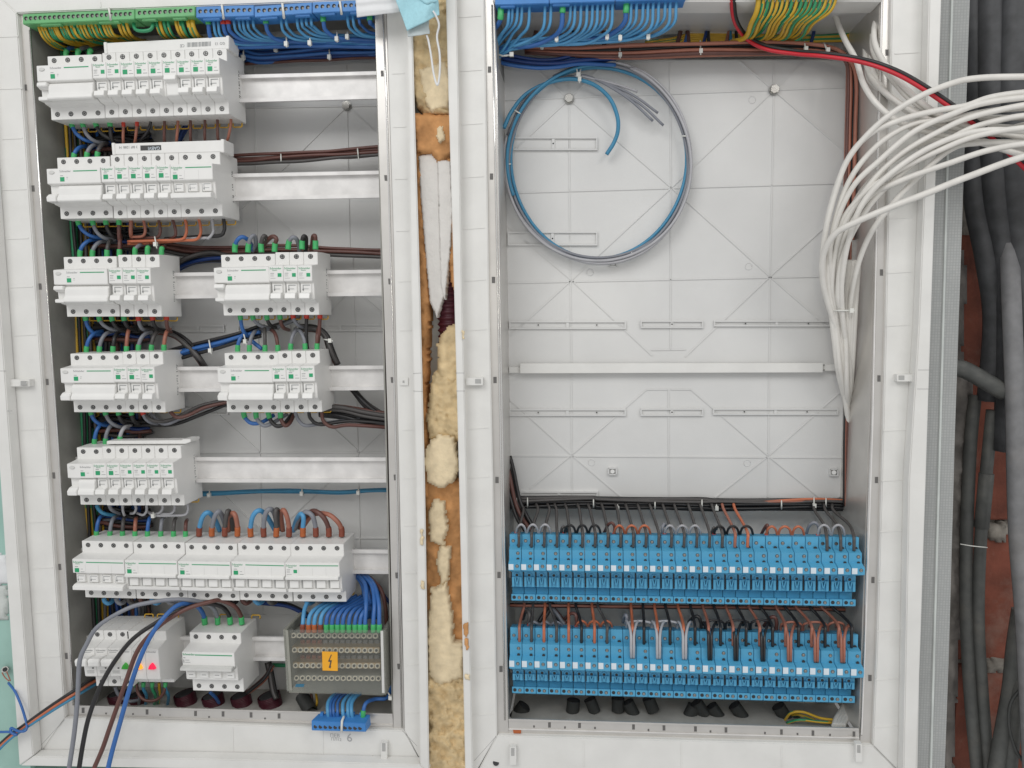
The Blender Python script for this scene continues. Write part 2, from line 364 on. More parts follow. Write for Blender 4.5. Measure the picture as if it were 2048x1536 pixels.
for i, (px, py, c, w_, h_) in enumerate([(931,1260,'foam_orange',5,16),(933,1290,'foam_orange',4,12),(845,1170,'foam_pale',3,8),(843,1075,'foam_pale',3,16),(926,670,'foam_pale',3,8),(934,1355,'foam_pale',5,5)]):
    tag(relief('foam_smear', [(px-w_,py-h_),(px+w_,py-h_*0.9),(px+w_,py+h_),(px-w_*0.5,py+h_)], c, -26.5, 1.2, 0.5, 6, cell=1.5, yb=-25, edge=3, seed=20+i), ['orange foam smear on the white lip beside the terminal block rows','small orange smear just under the bigger one on the white lip','tiny pale foam smear low on the left lip of the gap','long thin pale foam smear on the left lip of the gap','pale foam smear on the lip beside the red conduit','pale foam smear at the bottom of the right lip'][i], 'foam smear')
# right of the enclosures: mesh-taped board edge, cavity with brick and conduits
mb = MB(); mb.plate([(1876,-40),(1941,-40),(1925,420),(1910,860),(1898,1300),(1888,1580),(1826,1580),(1845,900)], 4, 30)
t = mb.build('plasterboard_edge', ['mesh_tape']); tag(t, 'grey board edge with mesh tape right of the right enclosure', 'board edge')
mb = MB(); mb.plate([(1904,-40),(1908,-40),(1863,1580),(1859,1580)], 1.5, 4); mb.build('bead', ['plaster'], t)
mb = MB()
for (a, b_, sx) in ((470, 745, 0), (755, 1040, 1), (1052, 1320, 0), (1332, 1560, 2)):
    mb.plate([(1915,a),(2075,a),(2065,b_),(1900,b_)], 150, 200)
    for q in range(3): pass
t = mb.build('brick_wall', ['brick'], bevel=0.002); struct(t)
mb = MB(); mb.plate([(1880,400),(2080,400),(2080,1640),(1880,1640)], 160, 200); mb.build('mortar_joint', ['mortar'], t)
tag(relief('mortar_lump', [(1880,440),(1918,440),(1935,560),(1925,700),(1945,760),(1905,1560),(1880,1560)], 'concrete', 130, 10, 8, 3, cell=6, yb=160, seed=31), 'rough mortar strip along the inner edge of the cavity', 'mortar')
tag(relief('mortar_lump', [(1968,1050),(2020,1045),(2012,1085),(1975,1080)], 'mortar', 146, 6, 4, 6, cell=4, yb=160, seed=32), 'grey mortar lump between the bricks beside the tall conduit', 'mortar')
tag(relief('mortar_lump', [(1968,1320),(2020,1318),(2018,1345),(1972,1345)], 'mortar', 146, 6, 4, 6, cell=4, yb=160, seed=33), 'grey mortar lump between the lower bricks', 'mortar')
cond = [
 ('conduit_dark', [(1950,-60,95),(1955,200,95),(1950,380,95),(1975,520,92),(1990,640,100),(1978,800,110)], 15, 'black conduit swinging right at the top of the cavity'),
 ('conduit_dark', [(1985,-60,80),(1985,200,80),(1995,400,80),(2020,600,84),(2015,900,95)], 17, 'black conduit in the middle at the top of the cavity'),
 ('conduit_dark', [(2030,-60,70),(2025,250,70),(2040,500,74),(2060,700,80)], 19, 'black conduit nearest the picture edge at the top'),
 ('conduit_dark', [(1962,-60,118),(1968,250,118),(1985,450,118)], 12, 'thin black conduit behind the other ones at the top'),
 ('conduit_grey', [(2008,-80,112),(2010,200,104),(2016,400,86),(2021,560,66),(2030,800,50),(2036,1060,50),(2050,1250,50),(2066,1580,50)], 11.5, 'tall pale grey conduit in front of the bricks'),
 ('conduit_mid', [(1985,820,104),(1972,950,104),(1960,1100,104),(1957,1250,104),(1966,1400,104),(1980,1580,104)], 8.0, 'grey conduit with a sleeve joint left of the bricks'),
 ('conduit_mid', [(1950,790,118),(1940,900,116),(1933,1080,112),(1932,1220,110),(1941,1400,108),(1958,1580,108)], 8.5, 'grey conduit along the edge of the cavity'),
 ('conduit_mid', [(2042,1220,92),(2030,1300,92),(2022,1380,90),(2008,1460,86),(1986,1580,84)], 11.5, 'curved grey conduit at the bottom of the cavity'),
 ('conduit_mid', [(2075,1320,84),(2040,1370,82),(2030,1440,80),(2016,1580,78)], 9.0, 'bent grey conduit by the bottom right corner'),
 ('conduit_mid', [(1885,728,60),(1930,740,60),(1975,765,60),(2010,785,62)], 11, 'grey conduit slanting out from behind the board edge'),
]
for c, pts, r, lab in cond: wire(c, pts, r, lab, 'conduits in the wall cavity', name='conduit', cat='conduit', sub=9)
wire('conduit_mid', [(1973,947,104),(1963,1055,104)], 9.6, 'sleeve joint on the grey conduit', name='conduit_sleeve', cat='conduit sleeve')
wire('conduit_black', [(2048,1370,60),(2022,1405,62),(2018,1450,62),(2032,1500,60),(2060,1540,60)], 2.2, 'thin black cable curling in the bottom of the cavity', name='cable', cat='cable')
wire('tie_white', [(1920,1088,90),(1945,1092,84),(1975,1095,88)], 0.7, 'thin pale string tied round the conduits', name='string', cat='string')
tag(relief('plaster_patch', [(-60,1095),(10,1112),(24,1140),(26,1165),(-60,1175)], 'mask_white', 3, 3, 1.5, 3, cell=4, yb=6, seed=40), 'white plaster blob on the green board at the left', 'plaster')
tag(relief('plaster_patch', [(-60,1176),(14,1172),(16,1240),(-60,1250)], 'plaster', 4, 3, 1.5, 3, cell=4, yb=6, seed=41), 'grey plaster patch under the white blob on the green board', 'plaster')
mb = MB(); mb.cyl(P(10,1339,5), P(10,1339,-3), 0.0045, 12); mb.cyl(P(10,1339,-3), P(10,1339,-4), 0.003, 12, 1)
tag(mb.build('anchor_screw', ['screw_metal','hole_dark']), 'dark screw in the green board at the left edge', 'screw')
wire('copper', [(4,1345,-6),(10,1355,-7),(18,1362,-8)], 0.8, 'left bare copper wire end twisted on the screw', 'bare copper ends')
wire('copper', [(13,1343,-6),(17,1352,-7),(21,1362,-8)], 0.8, 'right bare copper wire end twisted on the screw', 'bare copper ends')

# ================================================================ the two enclosures
def rects(mb, lst, w_, h_, y, sl=0.0, mi=0):
    for x, yy in lst: mb.plate([(x-w_/2,yy-h_/2),(x+w_/2,yy-h_/2),(x+w_/2+sl,yy+h_/2),(x-w_/2+sl,yy+h_/2)], y-0.3, y+0.2, mi)
def seams(lst, wd, y, mname, parent, hgt, name='rib', fix=None, bev=0.0):
    for a_, b_ in lst:
        m_ = MB(); seam(m_, a_, b_, wd, y, 0, hgt); o_ = m_.build(name, [mname], parent, bevel=bev)
        if fix: fix(o_)
def seam(mb, a, b, wd, y, mi=0, hgt=1.0):       # narrow raised rib between two pixel points
    dx, dy = b[0]-a[0], b[1]-a[1]; L = math.hypot(dx, dy); nx, ny = -dy/L*wd/2, dx/L*wd/2
    mb.plate([(a[0]+nx,a[1]+ny),(b[0]+nx,b[1]+ny),(b[0]-nx,b[1]-ny),(a[0]-nx,a[1]-ny)], y-hgt, y+0.4, mi)
PB = 105.0
# ---- left
EL = empty('electrical_enclosure', P(430,768,0), 'left white enclosure full of breaker rows between the green board and the foam gap', 'electrical enclosure')
ELi = lambda o: (setattr(o, 'parent', EL), setattr(o, 'location', -EL.location), o)[2]
mb = MB()
mb.plate([(-80,-60),(-60,-60),(33,26),(130,1436),(66,1530),(50,1530)], -6, 30)
mb.plate([(33,26),(-60,-60),(835,-60),(772,-2)], -6, 30)
mb.plate([(772,-2),(818,-60),(824,200),(834,600),(843,960),(852,1545),(809,1462),(796,860),(787,480)], -6, 3)
mb.plate([(130,1436),(809,1462),(855,1545),(66,1530)], -6, 30)
mb.plate([(-80,-60),(-49,-60),(16,840),(66,1512),(38,1532),(-8,840)], -24, -6.3)
mb.plate([(811,-60),(822,-60),(828,200),(840,600),(849,960),(858,1546),(840,1529),(832,960),(822,560),(818,200)], -24, -19)
mb.plate([(66,1513),(420,1518),(840,1529),(858,1546),(40,1532)], -24, -6.3)
fr = ELi(mb.build('front_frame', ['frame_plastic'], bevel=0.0012))
mb = MB()
for y, x0, x1 in [(74,-10,36),(178,-6,45),(278,4,45),(380,4,52),(478,12,57),(575,20,65),(671,28,72),(860,40,87),(953,48,93),(1045,57,98),(1137,62,105),(1226,70,112),(1315,75,118),(1404,80,124)]: seams([((x0,y),(x1,y-2))],2.2,-6,'frame_plastic',None,0.7,fix=ELi)
for y, x0, x1 in [(147,784,809),(254,787,812),(358,790,814),(462,792,818),(563,797,822),(661,800,823),(860,805,830),(957,806,830),(1052,808,832),(1147,810,833),(1241,812,836),(1331,813,837),(1427,814,838)]: seams([((x0,y),(x1,y-1))],2.0,-6,'frame_plastic',None,0.7,fix=ELi)
for x, y0, y1 in [(200,4,14),(465,1455,1502),(645,1461,1508)]: seams([((x,y0),(x+1,y1))],2.2,-6,'frame_plastic',None,0.7,fix=ELi)
mb = MB()
seams([((805,1462),(834,1492)),((128,1440),(66,1508))],0.8,-6,'groove',None,0.12,'seam',ELi)
seams([((0,742),(12,742)),((14,822),(24,822)),((826,747),(842,746)),((826,782),(845,783))],1.0,-24,'groove',None,0.2,'seam',ELi)
def post(mb, x, y, w_, h_, y0, hh): mb.plate([(x-w_/2,y-h_/2),(x+w_/2,y-h_/2),(x+w_/2,y+h_/2),(x-w_/2,y+h_/2)], y0-hh, y0)
mb = MB(); post(mb, 36, 766, 46, 14, -6, 9); post(mb, 46,766,16,8,-15,2); mb.plate([(41,762),(53,762),(53,771),(41,771)], -17.3, -17, 1)
ELi(mb.build('cover_latch', ['frame_plastic','groove'], bevel=0.0008))
mb = MB(); post(mb, 808, 763, 16, 16, -6, 2); mb.plate([(805,761),(809,761),(809,766),(805,766)], -8.3, -8, 1); ELi(mb.build('cover_latch', ['frame_plastic','groove'], bevel=0.0008))
mb = MB(); post(mb, 768, 1503, 12, 34, -6, 8); mb.plate([(764,1486),(771,1486),(771,1503),(764,1503)], -14.3, -14, 1); ELi(mb.build('cover_latch', ['frame_plastic','groove'], bevel=0.0008))
mb = MB(); mb.cyl(P(750,1515,-6), P(750,1515,-6.5), 0.0042, 14); ELi(mb.build('screw_hole', ['hole_dark']))
# metal inner frame
mb = MB(); mb.plate([(34,27),(57,20),(85,460),(114,860),(137,1240),(148,1412),(150,1438),(130,1434),(117,1240),(91,840),(64,460)], 0, 3)
rects(mb, [(51,175),(66,377),(80,573),(94,764),(107,951),(119,1134),(132,1312)], 6, 13, 0, 1, 1)
ELi(mb.build('frame_strip', ['galvanised','notch'], bevel=0.0009))
mb = MB(); mb.plate([(748,-20),(771,-20),(787,480),(796,860),(803,1240),(809,1462),(787,1460),(784,1240),(776,860),(763,460)], 0, 3)
mb.plate([(765,20),(766.5,20),(791,860),(804,1458),(802,1458),(789,860)], -0.8, 0, 2)
rects(mb, [(764,147),(771,356),(779,563),(784,760),(790,955),(793,1151),(797,1333)], 6, 12, 0, 1, 1)
ELi(mb.build('frame_strip', ['galvanised','notch','rail_alu'], bevel=0.0009))
mb = MB(); mb.plate([(150,1412),(785,1429),(787,1460),(150,1438)], 1, 4); mb.plate([(150,1411),(785,1428),(785,1431),(150,1414)], -1, 1); mb.plate([(150,1430),(785,1450),(785,1453),(150,1433)], -0.5, 1)
rects(mb, [(166,1421),(294,1424),(391,1427),(446,1428),(502,1430),(558,1432)], 6, 11, 1, 0, 1); rects(mb, [(212,1427),(266,1428),(320,1430),(418,1434),(530,1437)], 4, 4, 1, 0, 1)
ELi(mb.build('frame_strip', ['galvanised','notch'], bevel=0.0009))
mb = MB(); mb.plate([(60,20),(748,-5),(750,14),(62,46)], 1, 4); ELi(mb.build('frame_strip', ['galvanised'], bevel=0.0009))
mb = MB()
def wallq(mb, a, b, y0, y1, th, mi=0):          # wall going back from the pixel line a-b (seen at y0)
    A, B = P(a[0],a[1],y0), P(b[0],b[1],y0); d = (B-A); nrm = Vector((d.z,0,-d.x)).normalized()*th/1000
    mb.add([A,B,B+nrm,A+nrm]+[Vector((v.x,y1/1000,v.z)) for v in (A,B,B+nrm,A+nrm)],
           [(0,1,2,3),(7,6,5,4),(0,4,5,1),(1,5,6,2),(2,6,7,3),(3,7,4,0)], mi)
wallq(mb, (57,20),(148,1440), 3, 130, -2); ELi(mb.build('side_wall', ['side_steel']))
mb = MB(); wallq(mb, (752,0),(787,1440), 3, 130, 2); ELi(mb.build('side_wall', ['side_steel']))
mb = MB(); wallq(mb, (148,1442),(790,1459), 4, 130, 2); ELi(mb.build('bottom_wall', ['dusty_floor']))
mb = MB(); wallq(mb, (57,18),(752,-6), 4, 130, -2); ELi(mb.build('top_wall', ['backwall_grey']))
mb = MB(); mb.plate([(90,40),(770,20),(800,1420),(190,1420)], PB, PB+5)
bp_ = ELi(mb.build('back_panel', ['panel_plastic']))
mb = MB(); L_ = []
L_ += [((508,130),(524,1230)),((692,130),(699,500)),((705,500),(724,1270)),((460,216),(757,211)),((480,395),(765,388)),((400,590),(770,575)),((380,740),(775,738)),((400,906),(780,905)),((400,1076),(785,1077)),((420,1230),(785,1232))]
L_ += [((694,212),(508,395)),((694,212),(762,275)),((508,395),(706,575)),((508,395),(300,570)),((706,575),(600,680)),((706,575),(770,632)),((719,905),(560,760)),((719,905),(778,850)),((719,905),(540,1075)),((520,905),(360,760)),((440,985),(540,1075)),((540,1075),(440,1160)),((540,1075),(700,1240)),((790,1120),(700,1240))]
seams(L_, 2.4, PB, 'panel_plastic', bp_, 1.5)
def slotframe(mb, x0, y0, x1, y1, y):
    t = 3
    for q in ([(x0,y0),(x1,y0),(x1,y0+t),(x0,y0+t)], [(x0,y1-t),(x1,y1-t),(x1,y1),(x0,y1)], [(x0,y0+t),(x0+t,y0+t),(x0+t,y1-t),(x0,y1-t)], [(x1-t,y0+t),(x1,y0+t),(x1,y1-t),(x1-t,y1-t)]): mb.plate(q, y-4, y+0.3)
    xm = (x0+x1)/2
    if x1-x0 > 60: mb.plate([(xm-3,y0+t),(xm+3,y0+t),(xm+3,y1-t),(xm-3,y1-t)], y-3, y+0.3)
for q in [(340,650,448,664),(474,650,580,664),(588,648,772,662),(340,815,456,830)]: mb = MB(); slotframe(mb, *q, PB); mb.build('slot_bracket', ['panel_plastic'], bp_)
def bolt(px, py, y, label):
    mb = MB(); c = P(px, py, y); mb.cyl(c, c+Vector((0,-0.0015,0)), 0.0072, 20, 1)
    a = [c+Vector((math.cos(k*math.pi/3+0.3)*0.0058, -0.0015, math.sin(k*math.pi/3+0.3)*0.0058)) for k in range(6)]
    mb.add(a+[v+Vector((0,-0.004,0)) for v in a], [tuple(range(6)), tuple(range(11,5,-1))]+[(i,(i+1)%6,6+(i+1)%6,6+i) for i in range(6)], 0)
    o = mb.build('hex_bolt', ['screw_bright','screw_metal'], origin=c); tag(o, label, 'bolt', 'hex bolts in the back panels'); return o
bolt(694, 212, PB-0.8, 'hex bolt in the back panel of the left enclosure')
def fold(pts, r, fix):
    m_ = MB(); m_.tube([P(*p) for p in pts], r/1000, 10); fix(m_.build('folded_edge', ['bright_edge']))
fold([(766,20,-0.3),(773,200,-0.3),(783,560,-0.3),(791,860,-0.3),(804,1455,-0.3)], 1.3, ELi); fold([(60,60,0.8),(85,460,0.8),(114,860,0.8),(137,1240,0.8),(147,1410,0.8)], 1.4, ELi)
# mounting rails
def rail(xa, ya, xb, yb_, h1, h2, name='mounting_rail'):
    mb = MB()
    mb.plate([(xa,ya),(xb,yb_),(xb,yb_+7),(xa,ya+7)], 37, 41)
    mb.plate([(xa,ya+7),(xb,yb_+7),(xb,yb_+h2-7),(xa,ya+h1-7)], 44, 46)
    mb.plate([(xa,ya+h1-7),(xb,yb_+h2-7),(xb,yb_+h2),(xa,ya+h1)], 37, 41)
    for o_ in (7, -7):
        y1, y2 = (ya+7, yb_+7) if o_ == 7 else (ya+h1-7, yb_+h2-7)
        mb.plate([(xa,y1-1.2),(xb,y2-1.2),(xb,y2+1.2),(xa,y1+1.2)], 40.7, 44.5)
    return ELi(mb.build(name, ['rail_alu']))
rail(90,160,762,142,55,55); rail(110,355,768,341,54,54); rail(120,549,774,539,52,52); rail(128,735,780,731,51,49); rail(140,914,786,915,51,50); rail(150,1096,790,1100,48,48); rail(165,1272,796,1276,48,47)
# ---- right
ER = empty('electrical_enclosure', P(1370,768,0), 'right white enclosure with a bare back panel and two rows of blue terminal blocks', 'electrical enclosure')
ERi = lambda o: (setattr(o, 'parent', ER), setattr(o, 'location', -ER.location), o)[2]
mb = MB()
mb.plate([(897,-60),(967,-60),(972,200),(978,600),(986,960),(994,1471),(940,1565),(935,1540),(922,960),(912,580),(902,200)], -6, 3)
mb.plate([(994,1471),(1746,1491),(1835,1580),(935,1580)], -6, 30)
mb.plate([(1785,-60),(1870,-60),(1852,650),(1835,1580),(1746,1491),(1754,1300),(1766.6,860),(1772,650)], -6, 30)
mb.plate([(985,-60),(1768,-60),(1765,2),(985,3)], -6, 30)
mb.plate([(890,-60),(911,-60),(917,200),(924,600),(933,960),(946,1580),(931,1580),(918,960),(908,580),(897,200)], -24, -19)
mb.plate([(1860,-60),(1885,-60),(1872,350),(1862,650),(1852,960),(1841,1300),(1831,1580),(1806,1580),(1818,960),(1838,650),(1850,350)], -24, -6.3)
ERi(mb.build('front_frame', ['frame_plastic'], bevel=0.0012))
mb = MB()
for i, y in enumerate([33,141,248,354,457,561,660,857,955,1052,1148,1243,1337,1430]): x = 914+y*0.0185; seams([((x+4,y+1),(x+47,y-2))],2.2,-6,'frame_plastic',None,0.7,fix=ERi)
for y in [106,215,325,436,545,651,861,961,1063,1163,1262,1359,1454]: x = 1793-y*0.031; seams([((x,y+1),(x+48,y-2))],2.2,-6,'frame_plastic',None,0.7,fix=ERi)
for x, y0, y1 in [(1167,1482,1534),(1362,1486,1540),(1563,1492,1545)]: seams([((x,y0),(x+1,y1))],2.2,-6,'frame_plastic',None,0.7,fix=ERi)
mb = MB()
seams([((992,1473),(948,1522)),((1748,1492),(1800,1545))],0.8,-6,'groove',None,0.12,'seam',ERi)
seams([((911,746),(928,746)),((912,782),(930,782)),((1836,740),(1858,740)),((1834,778),(1857,778))],1.0,-24,'groove',None,0.2,'seam',ERi)
for (x, y, w_, h_, gx) in [(949,763,34,15,956),(1815,756,42,14,1803)]:
    mb = MB(); post(mb, x, y, w_, h_, -6, 9); mb.plate([(gx-6,y-5),(gx+6,y-5),(gx+6,y+4),(gx-6,y+4)], -15.3, -15, 1); ERi(mb.build('cover_latch', ['frame_plastic','groove'], bevel=0.0008))
for (x, y) in [(1026,1512),(1718,1506)]:
    mb = MB(); post(mb, x, y, 13, 36, -6, 8); mb.plate([(x-4,y-16),(x+3,y-16),(x+3,y),(x-4,y)], -14.3, -14, 1); ERi(mb.build('cover_latch', ['frame_plastic','groove'], bevel=0.0008))
mb = MB(); mb.cyl(P(992,1525,-6), P(992,1525,-6.5), 0.0042, 14); ERi(mb.build('screw_hole', ['hole_dark']))
mb = MB(); mb.plate([(967,-20),(987,-20),(993,200),(998,600),(1006,1000),(1016,1442),(1018,1471),(994,1469),(986,960),(978,600),(972,200)], 0, 3)
mb.plate([(984,20),(985.5,20),(996,600),(1010,1440),(1008.5,1440),(994.5,600)], -0.8, 0, 2)
rects(mb, [(979,139),(983,353),(987,560),(990,760),(994,960),(998,1150),(1002,1338)], 7, 13, 0, 0, 1)
ERi(mb.build('frame_strip', ['galvanised','notch','rail_alu'], bevel=0.0009))
mb = MB(); mb.plate([(1762,-20),(1785,-20),(1772,650),(1766,860),(1754,1300),(1745,1490),(1720,1489),(1729,1300),(1737,960),(1743.6,860),(1748,650)], 0, 3)
mb.plate([(1763,-20),(1766,-20),(1751,650),(1747,860),(1732,1300),(1725,1470),(1722,1470),(1729,1300),(1743.6,860),(1748,650)], -1.5, 0, 2)
rects(mb, [(1774,105),(1763,545),(1758,757),(1753,960),(1746,1160),(1740,1356)], 7, 13, 0, 0, 1)
ERi(mb.build('frame_strip', ['galvanised','notch','rail_alu'], bevel=0.0009))
mb = MB(); mb.plate([(1017,1440),(1718,1459),(1720,1488),(1018,1469)], 1, 4); mb.plate([(1017,1438),(1718,1457),(1718,1461),(1017,1442)], -1.5, 1); mb.plate([(1017,1457),(1718,1475),(1718,1477.5),(1017,1459.5)], -0.5, 1, 2)
rects(mb, [(1099,1450),(1159,1451),(1267,1454),(1328,1456),(1391,1458),(1452,1460),(1563,1464),(1626,1466),(1708,1468)], 6, 11, 1, 0, 1); rects(mb, [(1068,1453),(1130,1455),(1190,1456),(1297,1460),(1421,1463),(1530,1466),(1595,1468),(1660,1470)], 4, 5, 1, 0, 1)
ERi(mb.build('frame_strip', ['galvanised','notch','rail_alu'], bevel=0.0009))
fold([(984,10,-0.3),(990,300,-0.3),(996,600,-0.3),(1003,1000,-0.3),(1010,1440,-0.3)], 1.3, ERi); fold([(1764,0,0.3),(1757,250,0.3),(1749,650,0.3),(1744,860,0.3),(1737.5,1000,0.3),(1729.5,1300,0.3),(1722,1470,0.3)], 1.5, ERi); fold([(989,0,1.2),(994,200,1.2),(999.5,600,1.2),(1007,1000,1.2),(1017,1440,1.2)], 1.2, ERi)
mb = MB(); wallq(mb, (993,120),(1016,1445), 3, 130, 2); 
for x, y in [(1003,160),(1006,362),(1016,962)]: pass
ERi(mb.build('side_wall', ['galvanised']))
mb = MB(); mb.plate([(987,-30),(989,-30),(993,120),(991,120)], 3, 130); ERi(mb.build('side_wall', ['backwall_grey']))
mb = MB(); wallq(mb, (1763,-20),(1748,650), 3, 130, 2); wallq(mb, (1748,650),(1720,1470), 3, 130, 2); ERi(mb.build('side_wall', ['galvanised']))
mb = MB(); wallq(mb, (1016,1471),(1722,1489), 4, 130, 2); ERi(mb.build('bottom_wall', ['dusty_floor']))
mb = MB(); wallq(mb, (985,3),(1765,2), 4, 150, -2); ERi(mb.build('top_wall', ['panel_plastic']))
mb = MB(); mb.plate([(985,20),(1800,20),(1740,1480),(1000,1480)], 128, 132); ERi(mb.build('inner_back', ['panel_plastic']))
mb = MB(); mb.plate([(1000,118),(1698,118),(1704,124),(1706,134),(1698,600),(1687,985),(1684,994),(1676,998),(1010,998)], PB-8, PB)
bp2 = ERi(mb.build('back_panel', ['panel_plastic'], bevel=0.0015)); YP = PB-8
mb = MB(); L_ = [((1138,130),(1139,380)),((1139,380),(1143,726)),((1143,748),(1144,996)),((1340,125),(1342,375)),((1342,375),(1341,700)),((1337,780),(1338,996)),((1546,125),(1548,180)),((1548,180),(1540,553)),((1540,553),(1536,996)),
 ((1008,200),(1700,174)),((1015,386),(1690,366)),((1018,566),(1690,552)),((1018,912),(1688,916))]
L_ += [((1138,198),(1343,375)),((1343,375),(1540,553)),((1540,553),(1672,668)),((1548,180),(1343,375)),((1343,375),(1143,560)),((1143,560),(1020,672)),((1138,198),(1028,300)),((1548,180),(1696,308)),((1143,560),(1305,712)),((1540,553),(1370,714)),((1540,553),(1660,445)),((1143,560),(1015,452)),
 ((1143,910),(1293,779)),((1537,912),(1382,779)),((1293,779),(1335,779)),((1341,779),(1382,779)),((1143,910),(1020,800)),((1143,910),(1244,996)),((1143,910),(1060,978)),((1537,912),(1430,996)),((1537,912),(1640,996)),((1537,912),(1688,778)),((1548,180),(1610,122)),((1138,198),(1075,138)),((1138,198),(1205,130)),((1302,700),(1372,699)),((1548,180),(1480,122))]
seams(L_, 3.4, YP, 'panel_plastic', bp2, 1.3, bev=0.0005)
for q in [(1018,274,1195,300),(1015,463,1195,491),(1018,642,1252,658),(1281,641,1407,656),(1428,641,1680,653),(1018,818,1252,832),(1281,817,1407,832),(1426,817,1677,830),(1040,983,1196,1000)]:
    mb = MB(); slotframe(mb, *q, YP); mb.plate([(q[0]+3,q[1]+3),(q[2]-3,q[1]+3),(q[2]-3,q[3]-3),(q[0]+3,q[3]-3)], YP-0.8, YP+0.2)
    n = max(1, int((q[2]-q[0])/110))
    for k in range(n): xx = q[0]+(q[2]-q[0])*(k+0.5)/n; mb.cyl(P(xx,(q[1]+q[3])/2,YP-3), P(xx,(q[1]+q[3])/2,YP-3.4), 0.0012, 8, 1)
    mb.build('slot_bracket', ['panel_plastic','hole_dark'], bp2, bevel=0.0004)
for c in [(1225,943),(1668,945),(1226,527)]:
    mb = MB()
    for k in range(4):
        a = k*math.pi/2+math.pi/4; x, y = c[0]+math.cos(a)*9, c[1]+math.sin(a)*9; b_ = a+math.pi/2; seam(mb, (c[0]+math.cos(a)*11,c[1]+math.sin(a)*9), (c[0]+math.cos(b_)*11,c[1]+math.sin(b_)*9), 2.5, YP, 0, 4)
    mb.cyl(P(*c,YP-2), P(*c,YP-4), 0.003, 10)
    mb.build('star_boss', ['panel_plastic'], bp2)
for c in [(1180,545),(1183,925),(1497,533),(1494,926),(1504,200)]:
    mb = MB(); cc = P(*c, YP); ring = [cc+Vector((math.cos(k*math.pi/10)*0.0045,0,math.sin(k*math.pi/10)*0.0045)) for k in range(21)]; mb.tube(ring, 0.0006, 5); mb.build('moulding_ring', ['panel_plastic'], bp2)
mb = MB(); mb.plate([(1040,727),(1646,726),(1646,745),(1040,747)], YP-14, YP-2); mb.plate([(1018,734),(1040,734),(1040,746),(1018,746)], YP-8, YP); mb.plate([(1646,729),(1675,729),(1675,742),(1646,742)], YP-8, YP)
mb.cyl(P(1648,730,YP-8), P(1648,730,YP-9), 0.0013, 8, 1); mb.cyl(P(1648,740,YP-8), P(1648,740,YP-9), 0.0013, 8, 1)
mb.build('cross_bar', ['frame_plastic','hole_dark'], bp2, bevel=0.0008)
bolt(1138, 198, YP-1.2, 'hex bolt inside the blue and grey wire coil'); bolt(1548, 180, YP-1.2, 'hex bolt at the upper right of the bare back panel')
# ================================================================ modular devices (built in millimetres, local frame: x along the rail, y into the wall, z up)
mm = 0.001
def inst(name, me, parent, loc=(0,0,0), rot=(0,0,0)):
    o = bpy.data.objects.new(name, me); COL.objects.link(o); o.parent = parent; o.location = [c*mm for c in loc]; o.rotation_euler = rot; return o
def mesh_of(mb, mats, bevel=0.0, name='m'):
    for i, v in enumerate(mb.v): mb.v[i] = v * mm
    o = mb.build(name, mats, bevel=bevel); me = o.data; bpy.data.objects.remove(o); return me
def screw_mesh():
    b = MB(); b.tube([(0,0.6,0),(0,-0.35,0)], 3.15, 16, 0); b.tube([(0.2,0.1,0.2),(0.2,-0.5,0.2)], 2.35, 14, 1); b.box(-1.9,2.3,-0.62,-0.45,-0.15,0.55,0); b.box(-0.15,0.55,-0.66,-0.5,-1.9,2.3,0)
    return mesh_of(b, ['hole_dark','screw_metal'], name='terminal_screw')
SCREW = screw_mesh()
BODY = {}
def body_mesh(n, kind='std'):
    k = (n, kind)
    if k in BODY: return BODY[k]
    b = MB(); x0, x1 = -8.86, (n-1)*18 + 8.86
    if kind == 'std': prof = [(48,-41.5),(48,41.5),(20,41.5),(0,40.5),(0,24.5),(-21,21.5),(-21,2),(-15,0),(-14,-21),(-9,-24),(0,-26),(0,-41.5)]
    elif kind == 'switch': prof = [(48,-41.5),(48,41.5),(20,41.5),(0,40.5),(0,28),(-21,24),(-21,6),(-20,-16),(-18,-18),(0,-20),(0,-41.5)]
    else: prof = [(48,-41.5),(48,41.5),(20,41.5),(0,40.5),(0,28),(-21,24),(-21,-20),(-19,-22),(0,-30),(10,-37),(10,-41.5)]
    b.prism(prof, x0, x1)
    BODY[k] = mesh_of(b, ['breaker_plastic'], 0.00045, 'body'); return BODY[k]
def boxes(lst, mats, name, bevel=0.0):
    b = MB()
    for q in lst: b.box(*q)
    return mesh_of(b, mats, bevel, name)
CLIP = None
def clip_mesh():
    b = MB(); pts = [(-6,0,0),(-6,-0.5,-4),(-4.8,-0.6,-5.2),(4.8,-0.6,-5.2),(6,-0.5,-4),(6,0,0)]; b.tube(pts, 0.9, 6); return mesh_of(b, ['clip_yellow'], 0, 'rail_clip')
CLIP = clip_mesh()
def base(n, kind='std', screws=True, clips=True, low=True):
    r = empty('circuit_breaker'); inst('body', body_mesh(n, kind), r)
    if screws:
        for i in range(n):
            for z in ((34.8, -34.6) if low else (34.8,)): inst('terminal_screw', SCREW, r, (i*18, 0, z), (0, random.uniform(0, 3), 0))
    if clips:
        for i in range(n): inst('rail_clip', CLIP, r, (i*18, 42, -42.2))
    return r
TOG_DOWN = mesh_of((lambda b: (b.prism([(-13.5,-1),(-17,-1.5),(-16.5,-12),(-23,-14),(-24.5,-20),(-22,-21.5),(-13.5,-21.5)], -7.0, 5.9), b)[1])(MB()), ['toggle_plastic'], 0.0003, 'toggle')
TOG_SLIT = boxes([(-8.9,-8.1,-15.6,-14.2,-21,1,0)], ['groove'], 'toggle_slot')
